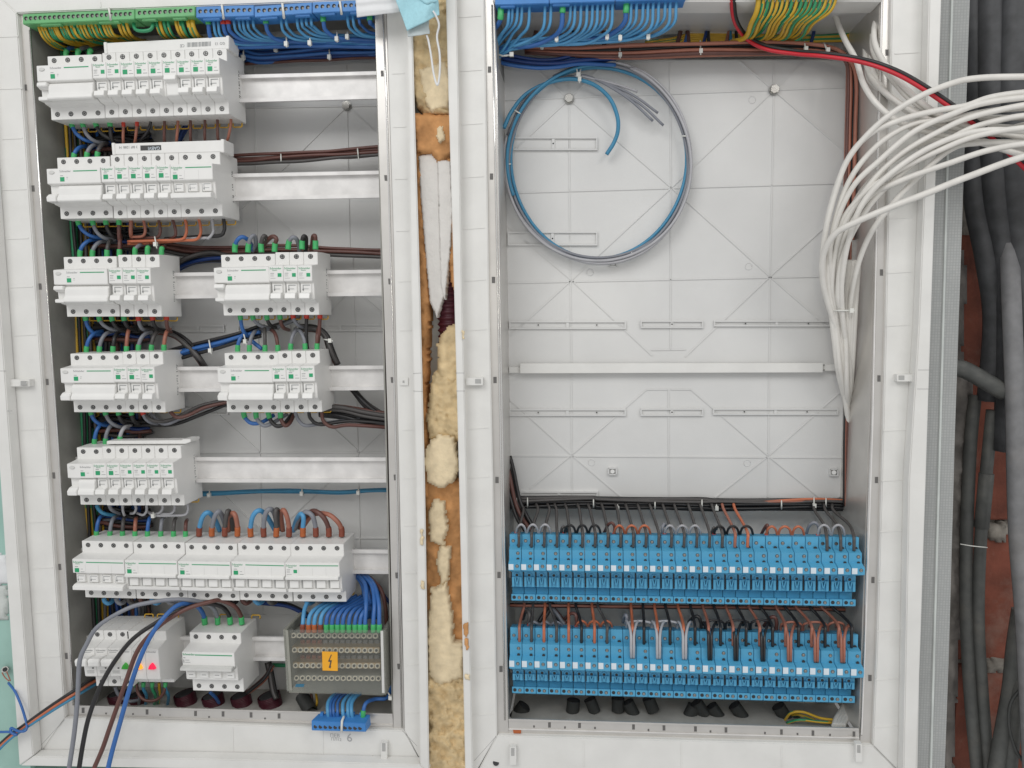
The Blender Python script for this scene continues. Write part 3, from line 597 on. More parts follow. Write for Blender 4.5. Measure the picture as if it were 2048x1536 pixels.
TOG_MARK = boxes([(-4.5,4.6,-17.35,-16.9,-3.6,-2.7,0),(-4.5,-3.8,-17.3,-16.8,-10.5,-3.6,0),(-3.8,2.5,-17.2,-16.7,-8.2,-7.7,0),(-5.0,-3.4,-17.3,-16.8,-9.5,-8.0,0)], ['ink_grey'], 'marking')
TOG_UP = mesh_of((lambda b: (b.prism([(-13.5,1.5),(-22,2.5),(-23,-3),(-16,-6),(-15.5,-20),(-13.5,-21.5)], -7.5, 7.5), b)[1])(MB()), ['toggle_plastic'], 0.0004, 'toggle')
WIN_L = boxes([(-5.9,0,-21.35,-20.9,5.6,11.2,0)], ['ink_green'], 'status_window')
WIN_R = boxes([(2.0,6.6,-21.35,-20.9,7.4,12.0,0)], ['ink_green'], 'status_window')
MK_L = boxes([(-5.6,-1.2,-21.2,-20.95,13.0,13.8,0),(2.4,5.4,-21.2,-20.95,9.8,10.3,0),(2.0,7.4,-21.2,-20.95,5.8,6.5,0)], ['ink_grey'], 'marking')
MK_R = boxes([(-7.2,-2.6,-21.2,-20.95,11.6,12.3,0),(-7.2,-3.2,-21.2,-20.95,9.8,10.2,0),(-7.2,-3.0,-21.2,-20.95,8.2,8.6,0),(-7.2,-0.8,-21.2,-20.95,5.4,5.8,0)], ['ink_grey'], 'marking')
def single(win, up=False):
    r = base(1)
    text('Schneider', 0.0037, (-7.9*mm, -21.1*mm, 17.0*mm), 'ink_green', r); text('Electric', 0.0020, (-4.6*mm, -21.1*mm, 15.1*mm), 'ink_green', r)
    if win == 'L': inst('status_window', WIN_L, r); inst('marking', MK_L, r)
    else: inst('status_window', WIN_R, r); inst('marking', MK_R, r)
    if up: inst('toggle', TOG_UP, r)
    else: inst('toggle', TOG_DOWN, r); inst('toggle_slot', TOG_SLIT, r); inst('toggle_marking', TOG_MARK, r)
    return r
def rcd(n, lever='low'):
    r = base(n); W = (n-1)*18+8.8
    b = MB(); b.tube([(-1.5,-20.8,16.6),(-1.5,-22.0,16.6)], 3.0, 18)
    for i, v in enumerate(b.v): b.v[i] = Vector((v.x*1.25, v.y, 16.6+(v.z-16.6)*0.75))
    inst('test_button', mesh_of(b, ['breaker_side'], 0.0003), r)
    if n > 2:
        text('Schneider', 0.0038, (8.5*mm, -21.1*mm, 16.6*mm), 'ink_grey', r)
        inst('green_line', boxes([(27,W-4,-21.3,-20.9,17.2,18.4,0)], ['ink_green'], 'green_line'), r)
        inst('status_window', boxes([(9.0,14.6,-21.35,-20.9,4.6,10.2,0)], ['ink_green'], 'w'), r); inst('marking', boxes([(9.2,13,-21.2,-20.95,11.8,12.5,0),(17.5,19.5,-21.2,-20.95,9.5,10.1,0),(17.5,19.0,-21.2,-20.95,7.5,8.0,0)], ['ink_grey'], 'k'), r)
    else:
        text('Schneider', 0.0038, (8.5*mm, -21.1*mm, 16.0*mm), 'ink_grey', r)
        inst('status_window', boxes([(9.2,14.8,-21.35,-20.9,4.4,10,0)], ['ink_green'], 'w'), r); inst('marking', boxes([(9.2,13,-21.2,-20.95,11.6,12.3,0),(17.5,20.5,-21.2,-20.95,8.5,9.1,0)], ['ink_grey'], 'k'), r)
    b = MB()
    b.prism([(-13.5,0.6),(-18,-1),(-20.8,-5),(-20.8,-13),(-23.5,-17),(-24,-21),(-21,-23),(-13.5,-22)], 4.5, W)
    if lever == 'low': b.prism([(-13.5,-10),(-21,-12),(-25.5,-16),(-25,-22),(-13.5,-23)], -8.4, 4.2)
    else: b.prism([(-13.5,0.5),(-23,0),(-24,-5),(-18,-8),(-13.5,-8)], -8.4, 4.2); b.prism([(-13.5,-17),(-22,-18),(-22,-22.5),(-13.5,-23)], -8.4, 4.2)
    inst('toggle', mesh_of(b, ['toggle_plastic'], 0.0006), r)
    return r
def multi(n, up, win='L', w4=True):
    r = base(n); W = (n-1)*18
    text('Schneider', 0.0037, (-7.9*mm, -21.1*mm, 16.2*mm), 'ink_green', r); text('Electric', 0.0020, (-4.6*mm, -21.1*mm, 14.3*mm), 'ink_green', r)
    inst('green_line', boxes([(10.5,W+7.6,-21.3,-20.9,16.7,17.8,0)], ['ink_green'], 'green_line'), r)
    if win == 'L': inst('status_window', WIN_L, r, (0,0,-2.5)); inst('marking', MK_L, r, (0,0,-2.5))
    else: inst('status_window', WIN_R, r, (0,0,-0.5)); inst('marking', MK_R, r, (0,0,-0.5))
    inst('pole_seam', boxes([(9+18*i-0.12,9+18*i+0.12,-21.15,-20.9,2.2,14,0) for i in range(n-1)], ['breaker_side'], 's'), r)
    b = MB()
    if up:
        b.prism([(-13.5,2.2),(-22,3.2),(-25,1.5),(-24.5,-1.5),(-15,-3.5),(-13.5,-3)], -8.2, W+7.8)
        for i in range(n): b.prism([(-13.5,-4),(-18,-5),(-18.5,-15),(-13.5,-16)], i*18-5.4, i*18+6.4); 
        b.prism([(-13.5,-16.5),(-17.5,-17),(-17,-21.5),(-13.5,-22.5)], -8.2, W+7.8)
    else:
        for i in range(n): b.prism([(-13.5,-1),(-18.5,-2),(-18,-12),(-13.5,-13)], i*18-6.2, i*18+5.4)
        b.prism([(-13.5,-13),(-21.5,-14),(-25,-16),(-25,-21),(-13.5,-22.5)], -8.2, W+7.4)
    inst('toggle', mesh_of(b, ['toggle_plastic'], 0.0004), r)
    inst('toggle_slot', boxes([(i*18+(-8.6 if up else -8.2),i*18+(-6.6 if up else -7.0),-15.4,-14.0,-16,-2.5,0) for i in range(n)], ['groove'], 'g'), r)
    if not up:
        for i in range(n): inst('toggle_marking', TOG_MARK, r, (i*18,-1.2,0))
    return r
class Row:
    def __init__(s, u0, uN, l0, lN, n):
        U0, UN, L0, LN = P(*u0,3), P(*uN,3), P(*l0,3), P(*lN,3)
        s.d = (UN-U0+LN-L0)/2/max(1,n-1); s.o = (U0+L0)/2; s.s = s.d.length/0.018; s.h = (U0-L0).length/0.0694
        s.a = -math.atan2(s.d.z, s.d.x)
        print('row pitch scale %.3f height scale %.3f roll %.2f shear %.4f' % (s.s, s.h, math.degrees(s.a), (U0-L0).x))
    def put(s, r, k, label, cat, group=None):
        r.location = s.o + s.d*k; r.rotation_euler = (0, s.a, 0); r.scale = (s.s, (s.s+s.h)/2, s.h)
        tag(r, label, cat, group); return r
usedS = {}
def get_single(win, up=False):
    k = (win, up)
    if k not in usedS: usedS[k] = single(win, up); return usedS[k]
    return copy_tree(usedS[k])
usedR = {}
def get_rcd(n, lv):
    k = (n, lv)
    if k not in usedR: usedR[k] = rcd(n, lv); r = usedR[k]
    else: r = copy_tree(usedR[k])
    r.name = 'residual_current_breaker'; return r
rowname = {}
def rowof(RF, n0, kinds, where, prefix=''):
    for i, (w_, up) in enumerate(kinds):
        sq = 'large green square' if w_ == 'L' else 'small green square'
        RF.put(get_single(w_, up), i, f'{ordn(i)} single-pole breaker in {where}, {sq}', 'circuit breaker', 'single-pole circuit breakers')
G4 = 'residual current breakers'
Row((107,121.5),(189,118.1),(116.6,229),(196.9,225.8),4).put(get_rcd(4,'high'),0,'wide residual current breaker at the left end of the top device row','residual current breaker',G4)
rowof(Row((217.8,114.7),(439,105.6),(224,224.6),(444.4,217.8),9),0,[('R',0),('R',0),('L',0),('L',0),('L',0),('L',1),('L',0),('L',0),('L',0)],'the top row')
Row((126,324),(205,321.5),(134.7,427.5),(213.6,426),4).put(get_rcd(4,'low'),0,'wide residual current breaker at the left end of the second device row','residual current breaker',G4)
R2 = Row((234.5,318.8),(425,313),(240.6,426),(432,422),8)
rowof(R2,0,[('L',0)]*5,'the second row')
R2.put(multi(3,False),5,'three-pole breaker with a green line at the right end of the second row','circuit breaker')
Row((139.3,522.5),(219,521.3),(147.4,623.5),(226.5,623),4).put(get_rcd(4,'high'),0,'wide residual current breaker at the left end of the third device row','residual current breaker',G4)
rowof(Row((249.7,518.5),(304,518),(254.7,623),(310.4,623.3),3),0,[('R',0)]*3,'the left group of the third row')
Row((454,518.3),(536,517),(461.5,621),(542,619.7),4).put(get_rcd(4,'high'),0,'wide residual current breaker starting the right group of the third row','residual current breaker',G4)
rowof(Row((563.5,513.5),(619.5,512.9),(569,619.5),(625.5,619.4),3),0,[('R',0)]*3,'the right group of the third row')
Row((152.9,715.7),(232,715.5),(161,814.7),(239.5,814.4),4).put(get_rcd(4,'low'),0,'wide residual current breaker at the left end of the fourth device row','residual current breaker',G4)
rowof(Row((258,712.6),(311.5,713),(264.6,814.5),(318.5,814.7),3),0,[('L',0),('L',0),('R',0)],'the left group of the fourth row')
Row((461.5,714.7),(543,714),(467.7,814.7),(547.7,815),4).put(get_rcd(4,'low'),0,'wide residual current breaker starting the right group of the fourth row','residual current breaker',G4)
rowof(Row((569.3,711.3),(625.5,710.8),(575,814.4),(630.2,813.6),3),0,[('L',0),('L',0),('R',0)],'the right group of the fourth row')
Row((166.7,903.3),(192.7,903.6),(173,1000),(199,1000),2).put(get_rcd(2,'low'),0,'narrow two-pole residual current breaker at the left end of the fifth row','residual current breaker')
rowof(Row((218.5,901.5),(349.7,901),(224,1001),(354.7,1000.7),6),0,[('L',0),('L',0),('R',0),('R',0),('R',0),('R',0)],'the fifth row')
r6 = [((175,1090),(251.3,1091.4),(183.9,1185.6),(260,1187.6)),((278,1092),(355.4,1093),(286.6,1188),(363.5,1189.3)),((382.8,1094.4),(460.4,1096.5),(389.3,1190),(467,1191)),((488,1094.7),(566.7,1096.5),(493.7,1190.8),(573,1193)),((594,1096.5),(673.4,1097),(600,1193.4),(680,1193.6))]
m4 = multi(4, True)
lab6 = ['first four-pole breaker of the sixth row, the one with its toggle bar down','second four-pole breaker of the sixth row, toggle bar up','middle four-pole breaker of the sixth row, toggle bar up','fourth four-pole breaker of the sixth row, toggle bar up','last four-pole breaker of the sixth row, small green square beside its text']
for i, q in enumerate(r6):
    d = multi(4, False) if i == 0 else (m4 if i == 1 else (multi(4, True, 'R') if i == 4 else copy_tree(m4)))
    Row(*q, 4).put(d, 0, lab6[i], 'circuit breaker', 'four-pole circuit breakers in the sixth row')
# seventh row: three lever switches, three pilot lamps, main switch
RS = Row((196,1268.9),(246.2,1268.9),(203,1363),(253,1363),3)
sw = None
for i in range(3):
    if sw is None:
        r = base(1,'switch',clips=False); r.name = 'lever_switch'
        b = MB(); b.prism([(-20.5,15),(-37,16.5),(-39,14),(-38.5,6.5),(-20.5,5)], -8.0, 8.0); inst('lever', mesh_of(b, ['toggle_plastic'], 0.0009), r)
        text('Schneider', 0.0036, (-7.8*mm,-21.2*mm,20.2*mm), 'ink_grey', r)
        inst('marking', boxes([(-6.5,3,-21.2,-20.9,18,18.6,0),(-5,5,-20.9,-20.2,-9.0,-8.5,0),(-5,5,-20.8,-20.2,-11.6,-11.2,0)], ['ink_grey'], 'k'), r)
        inst('indicator_dot', boxes([(3,5,-21.2,-20.4,-5,-3.4,0)], ['ink_dark'], 'd'), r)
        sw = r
    else: r = copy_tree(sw)
    RS.put(r, i, f'{ordn(i)} lever switch from the left in the bottom row, white lever sticking out', 'switch', 'lever switches in the bottom row')
RL = Row((267.5,1270),(320,1271),(274,1362),(326,1362),3)
for i, (c, nm) in enumerate([('lens_green','green'),('lens_amber','glowing amber'),('lens_red','red')]):
    r = base(1,'lamp',screws=False,clips=False); r.name = 'pilot_lamp'
    b = MB(); n = 9; out = []
    for k in range(n+1):
        t = math.pi*k/n; out.append((math.cos(t)*(3.0+1.8*(1-math.sin(t))), -3.5+math.sin(t)*8.0))
    out = [(5.2,-4.5)]+out[1:-1]+[(-5.2,-4.5)]
    V = [(x,-20.5,z) for x,z in out]+[(x*0.8,-25.5,-1+(z+1)*0.8) for x,z in out]; m_ = len(out)
    b.add(V, [tuple(range(m_-1,-1,-1)), tuple(range(m_,2*m_))]+[(k,(k+1)%m_,m_+(k+1)%m_,m_+k) for k in range(m_)])
    inst('lens', mesh_of(b, [c], 0.0012), r); text('Schneider', 0.0034, (-7.2*mm,-21.2*mm,19.0*mm), 'ink_grey', r)
    inst('label_line', boxes([(-7.5,7.5,-21.2,-20.9,22.6,22.9,0)], ['ink_grey'], 'k'), r)
    inst('rail_clip', CLIP, r, (0,38,44), (math.pi,0,0))
    RL.put(r, i, f'pilot lamp module with a {nm} lens in the bottom row', 'pilot lamp', 'pilot lamps')
RM4 = Row((392.6,1273.3),(469.6,1275),(397.4,1371.6),(474.2,1373.7),4)
BODY[(4,'main')] = mesh_of((lambda q: (q.prism([(48,-41.5),(48,41.5),(20,41.5),(0,40.5),(0,27),(-21,23),(-21,4),(-15,2),(-14,-18),(-9,-21),(0,-22),(0,-41.5)], -8.86, 62.86), q)[1])(MB()), ['breaker_plastic'], 0.00045, 'body')
r = base(4, 'main', clips=False); r.name = 'main_switch'
text('Schneider', 0.0042, (-8*mm,-21.2*mm,18.5*mm), 'ink_green', r)
inst('green_line', boxes([(9,60,-21.3,-20.9,18.6,19.8,0)], ['ink_green'], 'g'), r)
inst('marking', boxes([(-7.5,-4.5,-21.2,-20.9,14.5,15.5,0),(-7.5,-6.3,-21.2,-20.9,8.0,12.5,0),(-5,1,-21.2,-20.9,11.5,12.1,0),(-5,2,-21.2,-20.9,8.5,9.1,0)], ['ink_grey'], 'k'), r)
b = MB(); b.prism([(-14,5),(-24,5.5),(-29,4.5),(-29,0.8),(-24,-0.6),(-14,-0.6)], -8.6, 62); inst('toggle', mesh_of(b, ['breaker_side'], 0.0006), r)
for i in range(4):
    b = MB(); b.prism([(-13.5,-4.5),(-17.5,-5.5),(-17.5,-14),(-13.5,-15)], -5.6, 5.6); inst('pole_window', mesh_of(b, ['toggle_plastic'], 0.0005), r, (i*18,0,0)); inst('marking', boxes([(-3.2,3,-17.8,-17.4,-10.3,-9.6,0)], ['ink_grey'], 'k'), r, (i*18,0,0))
inst('rail_clip', CLIP, r, (20,40,44), (math.pi,0,0)); inst('rail_clip', CLIP, r, (66,40,44), (math.pi,0,0))
RM4.put(r, 0, 'four-pole main switch with a long grey toggle bar beside the pilot lamps', 'main switch')
# comb busbars
def comb(fq, rq, y, label, txts):
    mb = MB(); mb.plate(fq, y, y+26); o = mb.build('comb_busbar', ['breaker_plastic'], bevel=0.0008, origin=P(*fq[0], y)); tag(o, label, 'comb busbar', 'comb busbars'); 
    for e in (0, 1):
        mb = MB(); a, b_ = (fq[0], fq[3]) if e == 0 else (fq[1], fq[2]); sg = -1 if e == 0 else 1
        mb.plate([(a[0]-0.5*(sg<0)-6*(sg>0), a[1]-2),(a[0]+6*(sg<0)+0.5*(sg>0), a[1]-2),(b_[0]+6*(sg<0)+0.5*(sg>0), b_[1]+0.5),(b_[0]-0.5*(sg<0)-6*(sg>0), b_[1]+0.5)], y-1.0, y+27)
        ec = mb.build('end_cap', ['breaker_plastic'], bevel=0.0006, origin=P(*fq[0], y)); ec.parent = o; ec.location = (0,0,0)
    d = P(*fq[1],y)-P(*fq[0],y); ang = -math.atan2(d.z, d.x)
    for (body, size, px, py, mt) in txts:
        me = text_mesh(body, size).copy(); me.materials.clear(); me.materials.append(MATS[mt]); q = bpy.data.objects.new('lettering', me); COL.objects.link(q); q.parent = o
        q.location = P(px, py, y-0.25) - o.location; q.rotation_euler = (Matrix.Rotation(ang,3,'Y') @ Matrix.Rotation(math.pi,3,'Y') @ Matrix.Rotation(math.pi/2,3,'X')).to_euler()
    return o, ang
o, ang = comb([(207,86),(457.5,73),(457,97.5),(209,107.5)], None, 3, 'grey comb busbar above the top row with a printed bar code', [('GO 13',0.0048,450,84,'ink_grey'),('CE',0.0052,369,88.5,'ink_grey')])
mb = MB(); x = 374
rn = random.Random(3)
while x < 421:
    wd = rn.choice([0.7,1.1,1.8]); yy = 93.5 - (x-374)*0.045
    mb.plate([(x,yy-8.5),(x+wd,yy-8.5),(x+wd,yy+0.5),(x,yy+0.5)], 2.7, 3.1); x += wd + rn.choice([0.7,1.0,1.4])
q = mb.build('bar_code', ['ink_grey'], o); q.location = -o.location
o, ang = comb([(223,287.5),(447,280),(447.5,304),(225,309.5)], None, 3, 'grey comb busbar above the second row with a dark printed logo', [('3 BIF 1288 14',0.0046,275,291.5,'ink_grey')])
mb = MB(); mb.plate([(280.5,291),(322,290),(322.5,300),(281,301.2)], 2.8, 3.1); q = mb.build('logo_plate', ['ink_dark'], o); q.location = -o.location
me = text_mesh('GABVI', 0.0060).copy(); me.materials.clear(); me.materials.append(MATS['tag_white']); q = bpy.data.objects.new('lettering', me); COL.objects.link(q); q.parent = o
q.location = P(320, 293, 2.6)-o.location; q.rotation_euler = (Matrix.Rotation(ang,3,'Y') @ Matrix.Rotation(math.pi,3,'Y') @ Matrix.Rotation(math.pi/2,3,'X')).to_euler()
mb = MB(); mb.plate([(213,882),(370,880.5),(370,888),(213,888.5)], 10, 30); mb.plate([(364,878.5),(381,878.5),(381,884),(370,888),(364,888)], 9, 34)
tag(mb.build('comb_busbar', ['breaker_plastic'], bevel=0.0006), 'thin white comb busbar above the fifth row', 'comb busbar', 'comb busbars')
# printed codes on the flanks of the end breakers
def side_print(root, xr, m_, seed):
    rq = random.Random(seed); b = MB(); z = 22.0
    while z > -20:
        h_ = rq.choice([0.5,0.9,1.4]); 
        if rq.random() < 0.85: b.box(xr, xr+0.12, 30, 30+rq.choice([2.2,3.4,4.2]), z-h_, z)
        z -= h_ + rq.choice([0.7,1.0,1.0,2.2])
    inst('printed_code', mesh_of(b, [m_]), root)
for o_ in list(bpy.data.objects):
    l_ = o_.get('label', '')
    if l_.startswith('ninth single-pole breaker in the top row'): side_print(o_, 8.88, 'ink_dark', 1)
    if l_.startswith('three-pole breaker'): side_print(o_, 44.88, 'ink_dark', 2)
    if l_.startswith('third single-pole breaker in the right group of the third') or l_.startswith('third single-pole breaker in the left group of the'): side_print(o_, 8.88, 'ink_grey', 3)
    if l_.startswith('sixth single-pole breaker in the fifth'): side_print(o_, 8.88, 'ink_grey', 4)
# ---------------------------------------------------------------- distribution block under its clear cover
DB = empty('distribution_block', P(670,1322,0), 'distribution block under a clear cover with an orange lightning sticker', 'distribution block')
DBi = lambda o: (setattr(o, 'parent', DB), setattr(o, 'location', -DB.location), o)[2]
mb = MB(); mb.plate([(571,1261),(576,1261),(584,1381),(579,1381)], -25, -24.2); DBi(mb.build('cover_edge', ['block_grey'])); mb = MB(); mb.plate([(761,1262),(766,1262),(769,1386),(764,1386)], -25, -24.2); DBi(mb.build('cover_edge', ['breaker_side']))
mb = MB(); mb.plate([(574,1268),(764,1270),(767,1392),(578,1386)], 24, 48)
mb.plate([(566,1259),(574,1259),(582,1382),(574,1382)], -14, 45); mb.plate([(762,1262),(769,1262),(772,1389),(765,1389)], -14, 45)
DBi(mb.build('housing', ['block_grey'], bevel=0.0006))
for t_, (y0, dep) in enumerate([(1271,2),(1300,-2),(1331,-2),(1356,2)]):
    mb = MB(); mb.plate([(580+t_*2,y0-6),(757+t_*2,y0-5),(757+t_*2,y0+6),(580+t_*2,y0+5)], dep, 24); bar = DBi(mb.build('busbar', ['brass' if t_ in (1,2) else 'block_grey'], bevel=0.0004))
    for k in range(15):
        x = 587+t_*2+k*11.7; mb = MB(); mb.cyl(P(x,y0+k*0.07,dep), P(x,y0+k*0.07,dep-1.8), 0.0036, 12); mb.cyl(P(x,y0+k*0.07,dep-1.7), P(x,y0+k*0.07,dep-1.95), 0.0019, 10, 1)
        q = mb.build('clamp_screw', ['clamp_metal','hole_dark']); q.parent = bar; 
mb = MB()
for t_, y0 in enumerate([1286,1317]):
    for k in range(14):
        c_ = 0 if k < 4 else 1; x = 605+k*11.4; mb.plate([(x-4,y0-6),(x+4,y0-6),(x+4,y0+6),(x-4,y0+6)], 10, 20, c_)
DBi(mb.build('inner_ferrules', ['ferrule_brown','conduit_grey']))
mb = MB(); mb.plate([(568,1260),(769,1261),(772,1390),(573,1383)], -24, -22.5)
mb.plate([(573,1381),(772,1388),(772,1390),(573,1383)], -22.5, 24)
mb.plate([(568,1262),(570,1262),(575,1381),(573,1381)], -22.5, 24); mb.plate([(767,1263),(769,1263),(772,1388),(770,1388)], -22.5, 24)
cv = DBi(mb.build('clear_cover', ['clear_cover']))
mb = MB(); mb.plate([(644,1303),(675,1304),(675.5,1342),(645,1341)], -24.6, -24.1); st = DBi(mb.build('warning_sticker', ['sticker']))
mb = MB(); bolt_px = [(662,1309),(656,1323),(660.5,1324),(658,1334),(657,1334),(660.5,1337),(662.5,1332.5),(661,1333),(663.5,1321),(659,1320.5),(663.5,1310)]
mb.plate(bolt_px, -24.9, -24.5); q = mb.build('lightning_bolt', ['ink_dark']); q.parent = st
mb = MB(); mb.plate([(592,1368),(609,1368),(607,1374),(590,1374)], -24.4, -24.1); DBi(mb.build('maker_mark', ['logo_blue']))

# ---------------------------------------------------------------- terminal bars for earth and neutral
def tbar(x0, y0, x1, y1, hh, holes, mname, label, group, tabs=(), first=None, dep=-14, thick=26, under=9):
    o = empty('terminal_bar', P((x0+x1)/2,(y0+y1)/2,dep), label, 'terminal bar', group)
    pi = lambda q: (setattr(q,'parent',o), setattr(q,'location',-o.location), q)[2]
    mb = MB(); mb.plate([(x0,y0),(x1,y1),(x1,y1+hh),(x0,y0+hh)], dep, dep+thick)
    for (a, b_) in tabs:
        f = lambda x: y0+(y1-y0)*(x-x0)/(x1-x0)+hh; mb.plate([(a,f(a)-1),(b_,f(b_)-1),(b_,f(b_)+5),(a,f(a)+5)], dep+2, dep+8)
    pi(mb.build('body', [mname], bevel=0.0007))
    for k in range(holes):
        x = (first if first else x0+8)+(x1-8-(first if first else x0+8))*k/(holes-1); y = y0+(y1-y0)*(x-x0)/(x1-x0)+hh*0.46; mb = MB(); mb.cyl(P(x,y,dep+0.2), P(x,y,dep-0.3), 0.0026, 12); mb.cyl(P(x+0.8,y+0.6,dep), P(x+0.8,y+0.6,dep-0.5), 0.0014, 8, 1)
        pi(mb.build('screw_hole', ['hole_dark','screw_metal']))
    return o
GB = 'terminal bars along the top of the enclosures'
tbar(45,28.5,269,18.5,20,23,'bar_green','long green earth terminal bar at the top left corner',GB,[(80,122),(197,238)])
tbar(270,17.5,390,12,20,11,'bar_green','short green earth terminal bar between the long green and the blue ones',GB,[(283,312),(345,372)],first=280)
tbar(392,13.5,508,10,22,10,'bar_blue','blue neutral terminal bar next to the green ones',GB,[(405,440),(470,500)],first=401)
tbar(509,12.5,624,4.5,22,10,'bar_blue','middle blue neutral terminal bar of the left enclosure',GB,[(520,555),(590,620)],first=518)
tbar(625,4,745,-1,22,10,'bar_blue','blue neutral terminal bar half hidden by the face mask',GB,[(640,670),(700,735)],first=634)
tbar(990,-14,1098,-17,24,10,'bar_blue','blue neutral terminal bar at the top left of the right enclosure',GB,[(1000,1030)])
tbar(1099,-17,1230,-21,24,10,'bar_blue','middle blue neutral terminal bar of the right enclosure',GB,[(1105,1140)])
tbar(1231,-21,1372,-26,24,12,'bar_blue','right blue neutral terminal bar of the right enclosure',GB)
tbar(1500,-30,1700,-34,24,18,'bar_green','green earth terminal bar above the right enclosure opening',GB)
o = empty('terminal_bar', P(680,1450,-20), 'blue neutral terminal bar hanging under the distribution block', 'terminal bar'); pi = lambda q: (setattr(q,'parent',o), setattr(q,'location',-o.location), q)[2]
mb = MB(); A = [P(622.7,1441,-26),P(731,1447,-26),P(732,1464,-26),P(623,1461,-26)]; B = [P(637,1427,-8),P(740,1429,-8),P(742,1450,-8),P(640,1452,-8)]
mb.add(A+B, [(0,1,2,3),(7,6,5,4),(0,4,5,1),(1,5,6,2),(2,6,7,3),(3,7,4,0)]); pi(mb.build('body', ['bar_blue'], bevel=0.0006))
for k in range(10): x = 631+k*9.9; mb = MB(); mb.cyl(P(x,1453+k*0.35,-25.8), P(x,1453+k*0.35,-26.5), 0.0025, 12); pi(mb.build('screw_hole', ['hole_dark']))
mb = MB()
for x in (643,655,672,690,705,722): mb.plate([(x-3,1426),(x+3,1426),(x+3,1433),(x-3,1433)], -14, -10)
pi(mb.build('peg', ['bar_blue']))

# ---------------------------------------------------------------- blue terminal blocks
def block_rows(refx, tagy, prof, la, lb, xa, xb, holes, name2, has_tag):
    O = P(xa, la, -20); E = P(xb, lb, -20); d = (E-O)/27; pw = d.length; a = -math.atan2(d.z, d.x)
    zr = P(refx, tagy, -20).z; z = lambda py, y: P(refx, py, y).z - zr
    pr = [(y/1000, z(py, y)) for py, y in prof]
    b = MB(); b.prism(pr, 0.0003, pw-0.0003); 
    me = b.build('body', ['block_blue'], bevel=0.0004); bm_ = me.data; bpy.data.objects.remove(me)
    def disc(xf, py, y, r, mi): b.cyl((xf*pw, y/1000+0.0004, z(py,y)), (xf*pw, y/1000-0.0004, z(py,y)), r, 10, mi)
    def scr(xf, py, y):
        q = MB(); c = (xf*pw, y/1000, z(py,y)); q.cyl((c[0],c[1]+0.0004,c[2]),(c[0],c[1]-0.0003,c[2]),0.0023,12,0); q.cyl((c[0],c[1],c[2]),(c[0],c[1]-0.0006,c[2]),0.0017,10,1); q.box(c[0]-0.0014,c[0]+0.0014,c[1]-0.0008,c[1]-0.0005,c[2]-0.00025,c[2]+0.00025,0)
        o_ = q.build('clamp_screw', ['hole_dark','screw_bright']); m_ = o_.data; bpy.data.objects.remove(o_); return m_
    scrs = [scr(xf, py, y) for xf, py, y in holes['screws']]
    hms = []
    for xf, py, y, rr in holes['holes']:
        q = MB(); q.cyl((xf*pw, y/1000+0.0005, z(py,y)), (xf*pw, y/1000-0.0003, z(py,y)), rr, 10, 0); o_ = q.build('wire_entry', ['hole_dark']); hms.append(o_.data); bpy.data.objects.remove(o_)
    q = MB(); py0, py1 = holes['m']     # relief of the marker carrier: an M with a round socket above
    zt, zb = z(py0, 10), z(py1, 10); hh = zt-zb; y_ = 0.010
    for xf in (0.20, 0.80): q.box(pw*(xf-0.09), pw*(xf+0.09), y_-0.0034, y_, zb+hh*0.02, zb+hh*0.70)
    for s_ in (-1, 1):
        q.add([(pw*(0.5+s_*0.20),y_-0.0034,zb+hh*0.70),(pw*(0.5+s_*0.10),y_-0.0034,zb+hh*0.70),(pw*0.5,y_-0.0034,zb+hh*0.30),(pw*(0.5+s_*0.03),y_-0.0034,zb+hh*0.12),
               (pw*(0.5+s_*0.20),y_,zb+hh*0.70),(pw*(0.5+s_*0.10),y_,zb+hh*0.70),(pw*0.5,y_,zb+hh*0.30),(pw*(0.5+s_*0.03),y_,zb+hh*0.12)],
              [(0,1,2,3),(7,6,5,4),(0,4,5,1),(1,5,6,2),(2,6,7,3),(3,7,4,0)])
    q.cyl((pw*0.5,y_,zb+hh*0.78),(pw*0.5,y_-0.0012,zb+hh*0.78),0.0036,14,0); q.cyl((pw*0.5,y_-0.001,zb+hh*0.80),(pw*0.5,y_-0.0015,zb+hh*0.80),0.0019,12,1)
    q.box(pw*0.0, pw*0.10, y_-0.0005, y_+0.0002, zb, zt, 1)
    o_ = q.build('marker_carrier', ['block_blue','hole_dark']); mm_ = o_.data; bpy.data.objects.remove(o_)
    q = MB(); ty = holes['tag']; q.box(pw*0.03, pw*0.42, -0.0208, -0.0198, z(ty[1],-20), z(ty[0],-20)); o_ = q.build('marker_tag', ['tag_white']); tm = o_.data; bpy.data.objects.remove(o_)
    for k in range(27):
        r = empty('terminal_block'); r.location = O + d*k + Vector((0, 0.020, 0)) ; r.rotation_euler = (0, a, 0)
        r.location.y = 0.0
        inst('body', bm_, r); inst('marker_carrier', mm_, r); [inst('wire_entry', hm, r) for hm in hms]
        for s_ in scrs: inst('clamp_screw', s_, r)
        inst('marker_tag', tm, r)
        where = f'{ordn(k)} blue terminal block from the left in the {name2} row'
        tag(r, where + has_tag(k), 'terminal block', f'blue terminal blocks in the {name2} row')
    return O, d
prof1 = [(1065,30),(1070,2),(1091,2),(1101,-9),(1119,-9),(1129,-20),(1143,-20),(1144.5,10),(1175,10),(1177,22),(1189,22),(1190,8),(1203,8),(1204,50),(1066,50)]
h1 = dict(screws=[(0.30,1083,2),(0.72,1108,-9),(0.70,1134,-20),(0.66,1197,8)], holes=[(0.25,1196.5,8,0.0024),(0.72,1092.5,0,0.0024),(0.72,1120,-10.5,0.0020)], m=(1145.5,1174), tag=(1130,1141))
block_rows(1115, 1137, prof1, 1135, 1144, 1016.5, 1730.5, h1, 'upper', lambda k: {17:', brown wire', 18:', orange brown wire', 0:''}.get(k, ''))
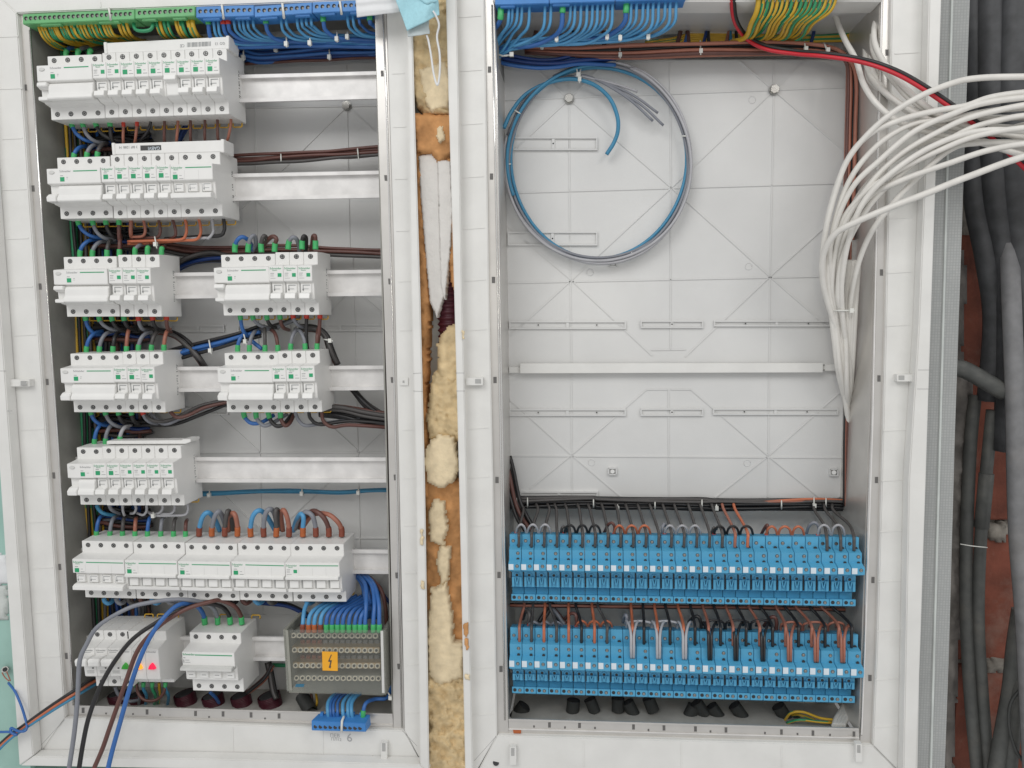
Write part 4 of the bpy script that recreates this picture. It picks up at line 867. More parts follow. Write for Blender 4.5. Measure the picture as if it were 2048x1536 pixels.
prof2 = [(1250,30),(1257,2),(1280,2),(1290,-9),(1312,-9),(1323,-20),(1340,-20),(1341.5,10),(1362,10),(1364,22),(1375,22),(1376,8),(1389,8),(1390,50),(1252,50)]
h2 = dict(screws=[(0.30,1273,2),(0.72,1299,-9),(0.70,1330,-20),(0.66,1383,8)], holes=[(0.25,1382.5,8,0.0024),(0.72,1281.5,0,0.0024),(0.72,1312,-10.5,0.0020)], m=(1342.5,1361), tag=(1324,1336))
block_rows(1115, 1331, prof2, 1328, 1346, 1018, 1728.5, h2, 'lower', lambda k: ', under two white wires' if k in (9,11,13) else (', under two black wires' if k in (15,17,19) else (', under two orange brown wires' if k in (21,23,25) else '')))
for y0, y1, l in [(1115,1128,0),(1305,1320,1)]:
    mb = MB(); mb.plate([(1004,y0),(1742,y1),(1742,y1+40),(1004,y0+40)], 50, 53); ERi(mb.build('mounting_rail', ['rail_alu']))
# ================================================================ cable ties, wires and cables
def tie(px, py, hw, y, label, ang=90, depth=6.0, tail=4, head=1):
    """white cable tie: a flat loop around a bundle; hw = half length across the bundle (photo pixels)"""
    a = math.radians(ang); ux, uy = math.cos(a), math.sin(a); ring = []
    for k in range(17):
        t = 2*math.pi*k/16; ring.append(P(px+ux*math.cos(t)*hw, py+uy*math.cos(t)*hw, y - math.sin(t)*depth))
    mb = MB(); mb.tube(ring, 0.0010, 6, 0, caps=False)
    if head:
        hx, hy = px+ux*hw*0.75, py+uy*hw*0.75; c = P(hx, hy, y-depth*0.9); mb.box(c.x-0.0022, c.x+0.0022, c.y-0.0035, c.y+0.001, c.z-0.0028, c.z+0.0028)
    if tail: mb.tube([P(px+ux*hw*0.8, py+uy*hw*0.8, y-depth), P(px+ux*(hw+tail), py+uy*(hw+tail), y-depth-3)], 0.0008, 5)
    tag(mb.build('cable_tie', ['tie_white'], origin=ring[0]), label, 'cable tie', 'white cable ties')
GWT = 'wires hanging from the terminal bars'
# --- yellow/green wires under the green bars
rn = random.Random(5)
xs = [78,84,90,98,103,109,113,121,127,133,141,147,154,161,168,176,183,190,198,206,212,218]
for i, x in enumerate(xs):
    dx = 40+rn.uniform(-5,10); yb_ = 96 - i*0.9 if i < 3 else 86 - (i-3)*0.5 + rn.uniform(-3,3)
    c = 'yg' if i not in (11,18) else 'gy2'
    wire(c, [(x,46-i*0.5,0),(x+1,58-i*0.4,-2),(x+10,76-i*0.3,4),(x+dx*0.6,yb_-5,22),(x+dx,yb_+2,38),(x+dx+40,yb_+5,60)], 2.0, f'{ordn(i)} yellow and green earth wire from the left under the long green bar', GWT)
for i, (x, c) in enumerate([(237,'yg'),(245,'gy2'),(253,'yg'),(313,'gy2'),(320,'yg'),(328,'gy2'),(336,'gy2'),(352,'yg'),(359,'gy2'),(365,'gy2'),(377,'yg'),(385,'yg')]):
    wire(c, [(x,40-(x-240)*0.03,0),(x+1,50,-2),(x+7,66,4),(x+18,76,24),(x+40,84,50)], 2.1 if x < 376 else 3.0, f'{ordn(i)} {"green and yellow" if c=="gy2" else "yellow and green"} wire from the left under the short green bar', GWT)
wire('green', [(268,42,0),(268,52,-4),(273,60,-6),(288,62,-7),(301,59,-6),(306,50,-4),(306,40,0)], 2.2, 'green jumper loop between the two green terminal bars')
# --- light blue wires under the left blue bars, bending right into a bundle
def bluefan(lst, ytop, yend, desc, x_end, cols='sky', r=1.9, yd=(0,6,18,30)):
    for i, (x, c, f) in enumerate(lst):
        k = i/len(lst); ye = yend + (1-k)*16 + random.uniform(-3,3); L = 26+random.uniform(-3,4)
        pts = [(x,ytop-(x-lst[0][0])*0.03,yd[0]),(x+1,ytop+14,yd[0]-1),(x+6,ye-16,yd[1]),(x+L,ye-2,yd[2]),(x+L+45,ye+2,yd[3])]
        if x+L+80 < x_end: pts += [((x+L+45+x_end)/2, ye+random.uniform(-2,4), yd[3]+4)]
        pts += [(max(x_end, x+L+70), ye+random.uniform(0,6), yd[3]+6)]
        wire(c, pts, r if not f else 2.7, f'{ordn(i)} {CNAME[c]} wire from the left under {desc}' + (', with a green sleeve' if f == 'ferrule_green' else ''), GWT, ferr=f)
bluefan([(416,'blue','ferrule_green'),(427,'sky',0),(436,'sky',0),(446,'blue','ferrule_red'),(456,'blue','ferrule_red'),(468,'sky',0),(478,'sky',0),(486,'sky',0),(495,'sky',0),(506,'sky',0)], 36, 74, 'the first blue bar', 770)
bluefan([(531,'blue','ferrule_green'),(562,'sky',0),(572,'sky',0),(594,'sky',0),(603,'sky',0),(612,'sky',0),(622,'sky',0)], 34, 66, 'the second blue bar', 772)
bluefan([(646,'blue','ferrule_green'),(695,'sky',0),(706,'sky',0),(718,'blue',0),(739,'blue','ferrule_green')], 30, 62, 'the third blue bar', 774)
bundle([(480,104,60),(520,112,62),(580,108,62),(660,100,60),(780,96,60)], ['darkblue']*7+['blue']*4, 8, 'in the dark bundle under the blue neutral bars', 'wires of the top left dark blue bundle', seed=1, r=2.3)
bundle([(490,122,66),(560,118,66),(640,114,66),(700,112,66),(780,112,66)], ['darkblue']*4+['brown']*2, 4, 'at the lower edge of the top left dark bundle', 'wires of the top left dark blue bundle', seed=2, r=2.2)
for i, (x, y, h, a, lab) in enumerate([(445,24,13,84,'cable tie around the first blue terminal bar'),(566,22,14,80,'cable tie around the second blue terminal bar'),(681,16,12,82,'cable tie around the third blue terminal bar'),(219,28,11,80,'cable tie around the long green terminal bar')]):
    mb = MB(); p0, p1 = P(x-1,y-h,-15.3), P(x+2,y+h,-15.3); mb.tube([P(x-1,y-h,5),p0,p1,P(x+2,y+h,5)], 0.0016, 6); tag(mb.build('cable_tie',['tie_white'],origin=p0), lab, 'cable tie', 'white cable ties')
for i, (x, y, h) in enumerate([(552,95,-6),(573,82,9),(620,80,9),(674,72,9),(695,70,6),(659,108,9),(487,108,10)]):
    tie(x, y, abs(h), 24 if y < 95 else 56, f'{ordn(i)} cable tie from the left on the blue bundles under the left neutral bars' if 0 else ['cable tie hanging below the green sleeved wire on the left blue bundle','cable tie below the second blue bar on the light blue bundle','cable tie in the middle of the light blue bundle','cable tie of the light blue bundle near the third blue bar','cable tie beside the enclosure strip on the light blue bundle','cable tie on the lower dark blue bundle','cable tie at the left end of the dark blue bundle'][i], 88, 8, 3)
# --- vertical bundle behind the breakers on the left
GV = 'wires of the vertical bundle at the left side wall'
def vert(off, y): return (150+off+(y-250)*0.052, y)
for i in range(9):
    off = -18+i*5.5; c = ['gy2','black','gy2','black','gy2','charcoal','yg','darkblue','black'][i]; d = 54 + i*3.0 - (6 if c in ('black','charcoal') else 0)  # black and mostly green wires put the bundle's shade into its colours
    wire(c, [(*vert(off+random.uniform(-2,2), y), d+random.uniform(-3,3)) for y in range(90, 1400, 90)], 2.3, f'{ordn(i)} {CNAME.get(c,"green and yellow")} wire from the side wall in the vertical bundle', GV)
for i in range(14):
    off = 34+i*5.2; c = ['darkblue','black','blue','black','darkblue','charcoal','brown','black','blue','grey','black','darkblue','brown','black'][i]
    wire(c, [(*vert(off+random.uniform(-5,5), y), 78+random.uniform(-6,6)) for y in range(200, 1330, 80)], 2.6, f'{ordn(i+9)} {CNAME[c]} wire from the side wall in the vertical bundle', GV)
# --- device wiring
GD = 'wires on the device terminals'
def dn(x, y, c, tx, ty, f=None, r=2.6, lab='', ty_dep=52, mid=0.5):       # leaves a bottom terminal and bends to (tx,ty)
    if f in (None, 'ferrule_red') and y < 300: r = 1.9
    wire(c, [(x,y-6,28),(x+1,y+3,28),(x+(tx-x)*0.18,y+(ty-y)*0.55,29),(x+(tx-x)*mid,ty-(ty-y)*0.12,36),(tx,ty,ty_dep)], r, lab, GD, ferr=f, fl=9)
def up(x, y, c, tx, ty, f=None, r=2.6, lab='', ty_dep=52, mid=0.5):
    wire(c, [(x,y+9,28),(x,y-3,28),(x+(tx-x)*0.16,y+(ty-y)*0.55,29),(x+(tx-x)*mid,ty+(y-ty)*0.12,36),(tx,ty,ty_dep)], r, lab, GD, ferr=f, fl=11)
G_ = 'ferrule_green'; R_ = 'ferrule_red'
def many(fn, spec, place):
    for i, (x, y, c, tx, ty, f) in enumerate(spec):
        cap = {'ferrule_green':'green sleeved ','ferrule_red':'red sleeved ','ferrule_brown':'brown sleeved ','ferrule_orange':'orange sleeved ',None:''}[f]
        fn(x, y, c, tx, ty, f, lab=f'{cap}{CNAME[c]} wire, {ordn(i)} from the left {place}')
many(up, [(132,108,'blue',150,94,G_),(156,107,'grey',178,94,G_),(180,106,'charcoal',205,95,G_)], 'above the top device row')
THIN=1
many(dn, [(143,248,'blue',205,286,G_),(165,248,'grey',215,287,G_),(191,247,'black',262,284,G_),(219,246,'black',235,290,G_),(246,246,'copper',248,292,R_),(273,245,'copper',266,292,R_),(300,244,'black',262,284,None),(328,243,'brown',330,292,None),(355,243,'copper',350,292,None),(380,242,'brown',384,290,None),(409,242,'brown',412,290,None),(434,241,'brown',440,288,None),(461,240,'copper',448,286,None)], 'below the top device row')
many(up, [(148,314,'blue',172,292,G_),(174,312,'grey',198,288,G_),(195,311,'charcoal',215,286,G_)], 'above the second device row')
bundle([(385,236,80),(368,262,82),(350,300,84)], ['darkblue']*4, 4, 'slanting behind the gap under the top row', GD, seed=4)
many(dn, [(156,444,'blue',215,477,G_),(185,444,'grey',232,480,G_),(211,443,'black',245,478,G_),(237,443,'brown',243,490,G_),(261,440,'copper',264,477,None)], 'below the second device row')
for i, (c, p) in enumerate([('copper',[(287,440,30),(290,455,30),(290,466,30),(283,473,32),(262,474,36)]),('brown',[(317,438,30),(320,452,30),(320,466,30),(312,475,32),(270,476,40)]),('brown',[(345,438,30),(350,455,30),(351,471,32),(340,478,40)]),('orange',[(370,438,30),(373,452,30),(372,468,30),(362,479,30),(320,481,30),(256,483,34)]),('orange',[(397,437,30),(401,452,30),(401,467,30),(392,479,31),(365,481,33),(300,486,38),(256,488,40)]),('lightgrey',[(424,437,30),(426,452,30),(426,465,30),(417,476,30),(405,476,34),(330,480,44)]),('black',[(447,437,30),(449,452,30),(448,462,30),(440,471,30),(405,473,36),(330,478,48)])]):
    wire(c, p, 2.0 if c != 'black' else 2.6, f'{CNAME[c]} wire bending left under the three-pole end of the second row, {ordn(i)} loop', GD)
tie(311, 482, 9, 30, 'cable tie on the orange brown wires between second and third rows', 80, 6, 6)
many(up, [(160,507,'blue',196,478,G_),(185,507,'grey',212,482,G_),(214,507,'charcoal',224,480,G_),(239,506,'brown',242,470,G_),(270,503,'grey',292,488,G_),(295,501,'charcoal',303,490,G_),(323,502,'brown',330,492,G_)], 'above the left group of the third row')
many(dn, [(170,635,'blue',205,670,G_),(198,636,'grey',250,662,G_),(223,636,'black',262,664,G_),(247,635,'black',272,660,G_),(276,635,'grey',296,662,R_),(304,634,'black',326,660,R_),(332,633,'brown',342,664,R_)], 'below the left group of the third row')
many(up, [(173,699,'blue',205,662,G_),(199,699,'grey',228,662,G_),(226,699,'black',240,664,G_),(253,699,'copper',262,655,G_),(277,696,'grey',304,664,G_),(303,696,'charcoal',322,662,G_),(328,696,'copper',340,658,G_)], 'above the left group of the fourth row')
many(dn, [(181,824,'blue',222,852,G_),(210,824,'grey',258,856,G_),(236,824,'black',262,850,G_),(262,824,'black',280,848,G_),(285,823,'grey',320,848,R_)], 'below the left group of the fourth row')
many(up, [(189,884,'blue',212,846,G_),(211,883,'grey',232,848,G_),(240,879,'lightgrey',262,850,G_)], 'above the fifth device row')
# third row right: arcs over the top
for i, (c, p) in enumerate([('blue',[(469.8,505,28),(470,492,28),(475,480,26),(485,474,28),(498,482,36),(506,500,48)]),('grey',[(496,505,28),(497,490,28),(502,475,26),(509,472,30),(512,486,38),(505,502,50)]),('charcoal',[(523,505,28),(522,488,28),(526,474,26),(531,473,30),(532,484,38),(512,500,50)]),('brown',[(549,504,28),(550,488,28),(553,478,26),(545,473,28),(532,484,38),(524,500,48)]),('grey',[(576,499,28),(578,484,28),(585,475,26),(593,478,30),(598,492,40),(599,506,50)]),('black',[(604,499,28),(604,484,28),(607,473,27),(612,476,32),(612,494,44),(610,508,50)]),('brown',[(631,499,28),(631,482,28),(630,472,26),(626,474,32),(624,492,44),(622,506,50)])]):
    wire(c, p, 2.9, f'{CNAME[c]} wire arching over the right group of the third row, {ordn(i)} arch', GD, ferr=G_, fl=12)
many(dn, [(480,633,'blue',506,676,G_),(505,633,'grey',548,656,G_),(533,633,'black',556,656,G_),(559,632,'brown',578,660,G_),(585,630,'grey',618,656,R_),(612,630,'black',616,700,R_),(639,630,'brown',634,690,R_)], 'below the right group of the third row')
many(up, [(475.5,697,'blue',500,664,G_),(499,697,'grey',518,660,G_),(530,697,'charcoal',528,652,G_),(555.5,697,'brown',540,659,G_),(581.5,694,'grey',600,658,G_),(610,694,'grey',590,658,G_),(634,694,'brown',638,655,G_)], 'above the right group of the fourth row')
wire('blue', [(488,664,46),(505,683,40),(524,698,38)], 2.8, 'blue wire slanting behind the green sleeves of the right fourth row', GD)
bundle([(250,655,66),(310,660,60),(348,668,56),(376,690,50),(396,715,44),(410,736,60)], ['black','black','charcoal','brown'], 5, 'running down between the device groups of the fourth row', GD, seed=6, r=2.6)
bundle([(340,712,60),(380,700,52),(430,688,44),(480,673,42),(520,662,46)], ['blue','blue','blue','darkblue','black','black'], 8, 'in the blue bundle crossing between third and fourth rows', 'wires of the slanting blue bundle', seed=7, r=2.6)
tie(420, 692, 12, 40, 'left cable tie on the slanting blue bundle', 80, 8, 4); tie(489, 674, 12, 38, 'right cable tie on the slanting blue bundle', 75, 8, 4)
bundle([(490,665,60),(540,657,52),(585,640,52),(600,628,56)], ['black','charcoal','grey'], 4, 'rising to the right group of the third row', GD, seed=8, r=2.7)
bundle([(600,656,44),(630,658,42),(650,672,44),(662,700,44),(676,728,52)], ['black','black','charcoal','brown'], 4, 'coming down right of the fourth row devices', GD, seed=9, r=3.2)
tie(655, 680, 8, 40, 'cable tie on the black bundle right of the fourth row', 10, 6, 3)
bundle([(700,770,66),(716,790,62),(740,815,60),(790,845,62)], ['black','charcoal','black','brown'], 4, 'continuing below the fourth rail to the enclosure strip', GD, seed=10, r=3.2)
bundle([(640,818,54),(680,822,54),(730,832,58),(790,842,62)], ['black','black','charcoal','black','brown','black','black','charcoal','black'], 10, 'in the dark bundle leaving the right fourth row', GD, seed=11, r=3.1)
for i, (c, p) in enumerate([('blue',[(487,824,28),(490,835,28),(502,846,26),(522,845,30),(548,830,44)]),('grey',[(511.5,824,28),(514,838,28),(528,851,26),(545,846,32),(575,828,48)]),('black',[(536,824,28),(541,840,28),(553,852,26),(568,848,30),(584,828,48)]),('brown',[(560.7,823,28),(562,838,28),(570,851,28),(580,845,34),(588,828,48)])]):
    wire(c, p, 2.8, f'{CNAME[c]} loop under the right fourth row group, {ordn(i)} from the left', GD, ferr=G_, fl=9)
for i, (c, p) in enumerate([('grey',[(590,824,30),(597,840,30),(612,851,32),(650,846,44),(720,838,56)]),('black',[(617,822,30),(622,838,30),(642,849,32),(700,842,44),(790,848,60)]),('brown',[(643,822,30),(647,842,30),(665,854,32),(700,850,40),(790,856,60)])]):
    wire(c, p, 2.6, f'{CNAME[c]} wire swinging right under the right fourth row group', GD)
for i, (c, p) in enumerate([('charcoal',[(285,826,30),(310,842,28),(345,838,40),(400,812,52),(460,798,60)]),('grey',[(300,826,40),(330,848,38),(380,828,52),(455,800,62)]),('brown',[(341,824,30),(355,835,28),(378,830,36),(410,815,50),(460,803,60)]),('black',[(250,850,60),(300,850,50),(350,848,50),(400,830,56),(460,806,64)])]):
    wire(c, p, 2.6, f'{CNAME[c]} wire swinging from the left to the right group below the fourth row', GD)
# horizontal bundles across the back of the left enclosure
bundle([(300,318,80),(470,320,78),(560,316,76),(640,311,76),(700,307,76),(780,300,80)], ['brown','brown','brown','brown','brown','charcoal'], 6.5, 'in the brown bundle between first and second rows', 'wires of the brown bundle', seed=12, r=2.4)
tie(562, 317, 9, 76, 'left cable tie on the brown bundle below the first rail', 88, 8, 0, 0); tie(716, 306, 9, 76, 'right cable tie on the brown bundle below the first rail', 84, 8, 3, 0)
bundle([(322,493,74),(380,502,74),(440,504,78),(560,500,80),(660,503,80),(790,507,82)], ['brown']*5+['charcoal'], 6, 'in the brown bundle above the third row', 'wires of the brown bundle', seed=13, r=2.4)
bundle([(345,540,84),(380,524,80),(420,518,78),(470,516,78)], ['black','charcoal','darkblue','darkblue'], 6, 'in the dark bundle between the third row groups', GD, seed=14, r=3.2)
bundle([(395,988,78),(480,984,78),(560,982,78),(620,983,78),(680,985,78),(740,981,78),(790,980,78)], ['teal','teal','teal'], 2.6, 'in the thin blue bundle below the fifth rail', 'wires of the thin blue bundle', seed=15, r=1.9, jit=1)
for x, y, l in [(419,986,'left'),(604,983,'middle'),(717,981,'right')]: tie(x, y, 5, 78, f'{l} cable tie on the thin blue bundle below the fifth rail', 90, 5, 0)
bundle([(350,528,70),(380,514,66),(420,506,70),(470,512,78)], ['black','black','charcoal'], 3, 'curving between the third row groups', GD, seed=41, r=2.6)
# clumps where the device wires meet the vertical bundle
for nm, y0 in [('between first and second rows',282),('between second and third rows',478),('between third and fourth rows',664),('below the fourth row',850),('between fifth and sixth rows',1036)]:
    bundle([(175,y0+8,80),(205,y0,70),(240,y0+2,66),(275,y0+6,70),(300,y0+2,78)], ['black','charcoal','darkblue','grey','black','brown','darkblue','black','charcoal','black'], 12, f'in the tangle {nm}', f'wires of the tangle {nm}', seed=int(y0), r=3.0, jit=6)
# fifth row bottom: thin grey loops
wire('teal', [(193,1010,28),(197,1018,28),(208,1027,30),(230,1031,44)], 2.6, 'dusty blue wire leaving the fifth row at the left', GD)
wire('grey', [(218,1010,28),(224,1020,30),(240,1028,48)], 2.4, 'grey wire leaving the fifth row beside the dusty blue one', GD)
for i, p in enumerate([[(245,1010,30),(246,1022,30),(249,1031,36)],[(271,1010,30),(272,1018,30),(268,1026,32),(261,1027,40)],[(293,1010,30),(293,1022,30),(286,1030,32),(274,1026,38)],[(325,1010,30),(325,1018,30),(318,1026,30),(306,1027,36),(296,1024,40)],[(349,1010,30),(349,1019,30),(342,1027,30),(325,1028,32),(305,1030,40)],[(375,1008,30),(376,1018,30),(371,1029,30),(350,1031,30),(310,1031,32),(296,1024,38)]]):
    wire('lightgrey', p, 1.8, f'pale grey wire hooking left under the fifth row, {ordn(i)} from the left', GD)
tie(307, 1028, 4, 32, 'cable tie gathering the pale grey wires under the fifth row', 80, 4, 3)
# sixth row
many(up, [(193,1068,'blue',208,1030,G_),(220,1068,'grey',234,1032,G_),(245,1068,'charcoal',250,1034,G_),(270,1068,'copper',273,1036,G_),(295,1068,'blue',304,1032,G_),(321.6,1068,'grey',328,1034,G_),(347,1068,'charcoal',352,1036,G_),(371,1068,'brown',374,1040,G_)], 'above the sixth row')
for i, (c, f, p) in enumerate([('sky','ferrule_brown',[(398,1072,28),(399,1056,28),(405,1034,24),(416,1025,26),(428,1036,38),(440,1062,50)]),('grey','ferrule_orange',[(423.5,1072,28),(424,1056,28),(430,1032,24),(438,1023,26),(446,1036,38),(454,1062,50)]),('charcoal','ferrule_brown',[(449.5,1072,28),(450,1054,28),(453,1030,26),(457,1022,30),(463,1036,40),(466,1060,50)]),('copper','ferrule_orange',[(474.7,1072,28),(475,1054,28),(471,1032,26),(465,1026,30),(459,1038,42),(457,1062,50)]),
   ('sky','ferrule_orange',[(501.6,1073,28),(501,1056,28),(506,1032,24),(518,1021,26),(532,1030,38),(550,1060,52)]),('grey','ferrule_brown',[(527.6,1073,28),(527,1056,28),(531,1028,24),(540,1018,26),(549,1028,38),(556,1060,50)]),('charcoal','ferrule_orange',[(552.3,1073,28),(553,1054,28),(551,1028,26),(554,1019,30),(560,1034,42),(562,1060,50)]),('copper','ferrule_brown',[(578,1073,28),(578,1056,28),(574,1034,26),(567,1020,28),(562,1030,40),(566,1062,50)]),
   ('sky','ferrule_orange',[(605.7,1073,28),(606,1054,28),(607,1034,26),(601,1028,30),(593,1040,42),(586,1062,52)]),('grey','ferrule_brown',[(631.8,1073,28),(631,1054,28),(625,1032,24),(611,1024,28),(598,1036,40),(590,1058,50)]),('brown','ferrule_brown',[(657.8,1073,28),(657,1056,28),(648,1036,24),(630,1022,28),(612,1030,40),(598,1056,52)]),('copper','ferrule_brown',[(683.3,1073,28),(683,1058,28),(674,1042,24),(654,1028,28),(625,1030,40),(604,1056,54)])]):
    wire(c, p, 3.4, f'{CNAME[c]} arching wire over the sixth row, {ordn(i)} arch from the left', 'arching wires above the sixth row', ferr=f, fl=13, fr=4.1)
for i, (x, c) in enumerate([(213,'sky'),(238,'grey'),(262,'charcoal'),(286,'brown'),(309,'sky'),(340,'grey'),(462,'black'),(489,'brown'),(514,'sky'),(541,'charcoal'),(616,'sky'),(641,'grey')]):
    wire(c, [(x-6,1196,26),(x-3,1203,26),(x+4,1207,28),(x+11,1203,36),(x+14,1196,48)], 3.0, f'{CNAME[c]} wire loop peeking out under the sixth row, {ordn(i)} from the left', 'wire loops under the sixth row')
bundle([(520,1205,70),(570,1210,66),(600,1222,60),(615,1232,50)], ['darkblue','black','darkblue'], 4, 'slanting down to the distribution block', GD, seed=17)
for i, (x, c) in enumerate([(605,'sky'),(617.6,'sky'),(629,'sky'),(641.3,'sky'),(653,'blue'),(664.5,'blue'),(675.4,'blue'),(686,'blue'),(698.2,'blue'),(710.2,'blue'),(720.6,'blue'),(730.6,'blue'),(747,'blue'),(758.4,'blue')]):
    f = ['ferrule_brown','ferrule_orange','ferrule_orange','ferrule_brown'][i] if i < 4 else G_
    if i == 0: p = [(x,1264,-16),(x+1,1245,-15),(x+4,1220,-4),(x+12,1200,14),(x+16,1190,34)]
    elif i < 11: p = [(x,1264,-16),(x,1244,-16),(x+3,1230,-13),(x+12,1219,-4),(x+30,1208+i*0.3,18),(x+60 if x < 690 else 742,1192,44)]
    else: p = [(x,1264,-16),(x,1240,-15),(x+[2,2,-1,-2][min(3,i-11)],1205,-4),(x-[0,4,10,0][min(3,i-11)],1170,24),(716+(i-11)*7,1150,50),(700,1130,66)]
    wire(c, p, 2.9, f'{CNAME[c]} wire, {ordn(i)} from the left into the distribution block', 'blue wires into the distribution block', ferr=f, fl=11, fr=3.7)
for i in range(4): wire('blue', [(728+i*8,1236,36),(730+i*9,1200,30),(722+i*9,1165,44),(700+i*5,1140,62)], 2.9, f'{ordn(i)} blue wire of the rear layer dropping behind the distribution block cover', 'blue wires into the distribution block')
wire('brown', [(773,1250,30),(771,1215,24),(762,1180,30),(740,1155,50)], 2.9, 'brown wire right of the blue wires at the distribution block')
wire('darkblue', [(764,1186,60),(778,1204,56),(796,1222,70)], 2.4, 'dark blue wire running to the strip right of the distribution block')
bundle([(545,1330,60),(530,1355,56),(505,1378,50),(495,1385,50)], ['brown','copper','black'], 3, 'slanting below the last rail beside the main switch', GD, seed=18, r=2.8)
bundle([(535,1325,66),(540,1350,62),(546,1380,56),(552,1398,50)], ['black','black','charcoal'], 4, 'dropping into the red conduit beside the distribution block', GD, seed=19, r=3.0)
wire('green', [(545,1330,80),(580,1331,80),(620,1332,80)], 3.0, 'green wire behind the distribution block')
# bottom neutral bar wires
for i, (x, c) in enumerate([(657.5,'sky'),(663,'blue'),(669,'blue'),(677,'blue'),(687.7,'sky'),(698,'sky'),(705,'sky')]):
    wire(c, [(x,1436,-14),(x-2,1422,-14),(x-1,1405,-4),(x+8,1392,10),(x+22,1384,40)], 2.0 if c == 'blue' else 2.6, f'{CNAME[c]} wire, {ordn(i)} from the left above the hanging blue terminal bar', 'wires of the hanging terminal bar')
wire('blue', [(726,1436,-12),(727,1420,-12),(733,1405,-6),(750,1398,10),(776,1394,20),(784,1360,40)], 2.6, 'blue wire with a light green sleeve into the hanging terminal bar', ferr=G_, fl=11)
mb = MB(); mb.tube([P(690,1428,-9),P(684,1442,-27.5),P(683,1464,-27.5)], 0.0017, 6); tag(mb.build('cable_tie',['tie_white'],origin=P(690,1428,-9)), 'cable tie around the blue terminal bar under the distribution block', 'cable tie', 'white cable ties')
tie(779, 1390, 6, 10, 'cable tie at the lower right corner of the distribution block', 60, 6, 2)
# loose cables hanging out at the bottom left
GL = 'loose cables hanging out at the bottom left'
wire('grey', [(435.5,1248,28),(434,1232,26),(424,1214,14),(394,1202,-4),(348,1199,-20),(300,1205,-30),(255,1217,-40),(197,1252,-52),(172,1291,-58),(160,1319,-60),(157,1354,-62),(155,1400,-64),(148,1470,-68),(136,1550,-74)], 2.9, 'grey cable looping out to the left over the lever switches', GL, ferr=G_, fl=11)
wire('black', [(461,1248,28),(457,1228,26),(440,1212,14),(405,1208,-2),(360,1220,-16),(313,1245,-26),(267,1277,-36),(232,1319,-44),(202,1370,-50),(179,1430,-56),(167,1482,-60),(156,1550,-66)], 3.0, 'black cable looping out over the pilot lamps', GL, ferr=G_, fl=11)
wire('brown', [(484,1248,28),(481,1230,26),(468,1212,16),(440,1201,4),(418,1204,-8),(371,1219,-22),(325,1247,-34),(290,1280,-42),(271,1310,-46),(255,1354,-50),(239,1400,-54),(220,1454,-58),(204,1500,-62),(182,1550,-68)], 3.0, 'brown cable looping out behind the blue one at the pilot lamps', GL, ferr=G_, fl=11)
wire('blue', [(410,1248,28),(407,1230,24),(396,1214,10),(375,1207,-10),(350,1214,-28),(322,1242,-44),(300,1275,-52),(283,1310,-56),(268,1350,-60),(255,1392,-62),(240,1446,-66),(225,1500,-70),(213,1550,-76)], 3.1, 'thick blue cable looping out in front of the pilot lamps', GL, ferr=G_, fl=11)
for c, dy, r in [('black',-5,2.4),('orange',0,2.5),('teal',6,2.2)]:
    wire(c, [(215,1350+dy*1.3,40),(185,1364+dy*1.3,14),(150,1386+dy*1.2,-22),(100,1418+dy,-32),(45,1456+dy*0.7,-36),(15,1478+dy*0.7,-38),(-30,1522+dy,-40)], r, f'{CNAME[c]} cable running out to the lower left corner', 'cables running out to the lower left corner')
wire('blue', [(17,1366,-10),(30,1383,-26),(42,1410,-31),(50,1435,-34),(54,1452,-38),(50,1462,-42),(36,1462,-44),(22,1456,-40),(24,1466,-44),(34,1470,-44),(20,1464,-42),(0,1464,-40),(-30,1462,-40)], 1.7, 'thin blue wire knotted around the cables at the lower left')
# pilot lamp wiring and conduits at the bottom of the left enclosure
for i, (x, c) in enumerate([(273,'grey'),(287,'teal'),(305,'green'),(331,'teal')]): wire(c, [(x,1364,26),(x,1378,26),(x+6,1392,34),(x+4,1410,56)], 2.2, f'{CNAME[c]} wire, {ordn(i)} from the left under the pilot lamps', GD, ferr=G_, fl=7)
wire('brown', [(273,1368,22),(276,1385,22),(286,1398,20),(300,1402,20),(316,1398,22),(328,1384,24),(330,1368,26)], 2.2, 'brown loop hanging under the pilot lamps', GD)
wire('grey', [(230,1374,26),(238,1390,28),(258,1402,34),(278,1400,44)], 2.4, 'grey wire curving under the lever switches', GD)
wire('yg', [(318,1366,34),(319,1390,40),(316,1412,60)], 2.0, 'yellow and green wire under the pilot lamps', GD)
wire('blue', [(420,1384,40),(432,1396,46),(440,1410,60)], 2.4, 'blue wire under the main switch', GD)
def conduit(a, b, r, lab, grp, m_='conduit_red', rib=True, tube=True):
    A, B = P(*a), P(*b); N = 26; pts = [A+(B-A)*k/N for k in range(N+1)]; rs = [r/1000*(1+(0.06*math.sin(k*2.0) if rib else 0)) for k in range(N+1)]
    mb = MB(); mb.tube(pts, rs, 16, 0, caps=False)
    t = (B-A).normalized(); mb.tube([A-t*0.0001, A+t*0.0012], [r/1000*0.86]*2, 16, 1)
    tag(mb.build('conduit', [m_,'hole_dark'], origin=A), lab, 'conduit', grp)
for i, (x0, x1, y, r) in enumerate([(215,262,1398,11),(268,288,1400,10),(352,392,1398,12),(412,444,1402,12),(470,498,1402,11),(530,552,1402,13)]):
    conduit(((x0+x1)/2-4,y-12,62), ((x0+x1)/2+3,y+14,62), r+3, f'{ordn(i)} dark red corrugated conduit from the left on the enclosure bottom', 'red conduits on the enclosure bottom')
conduit((604,1392,60), (622,1424,40), 10, 'black conduit stub under the distribution block', None, 'conduit_black', False)
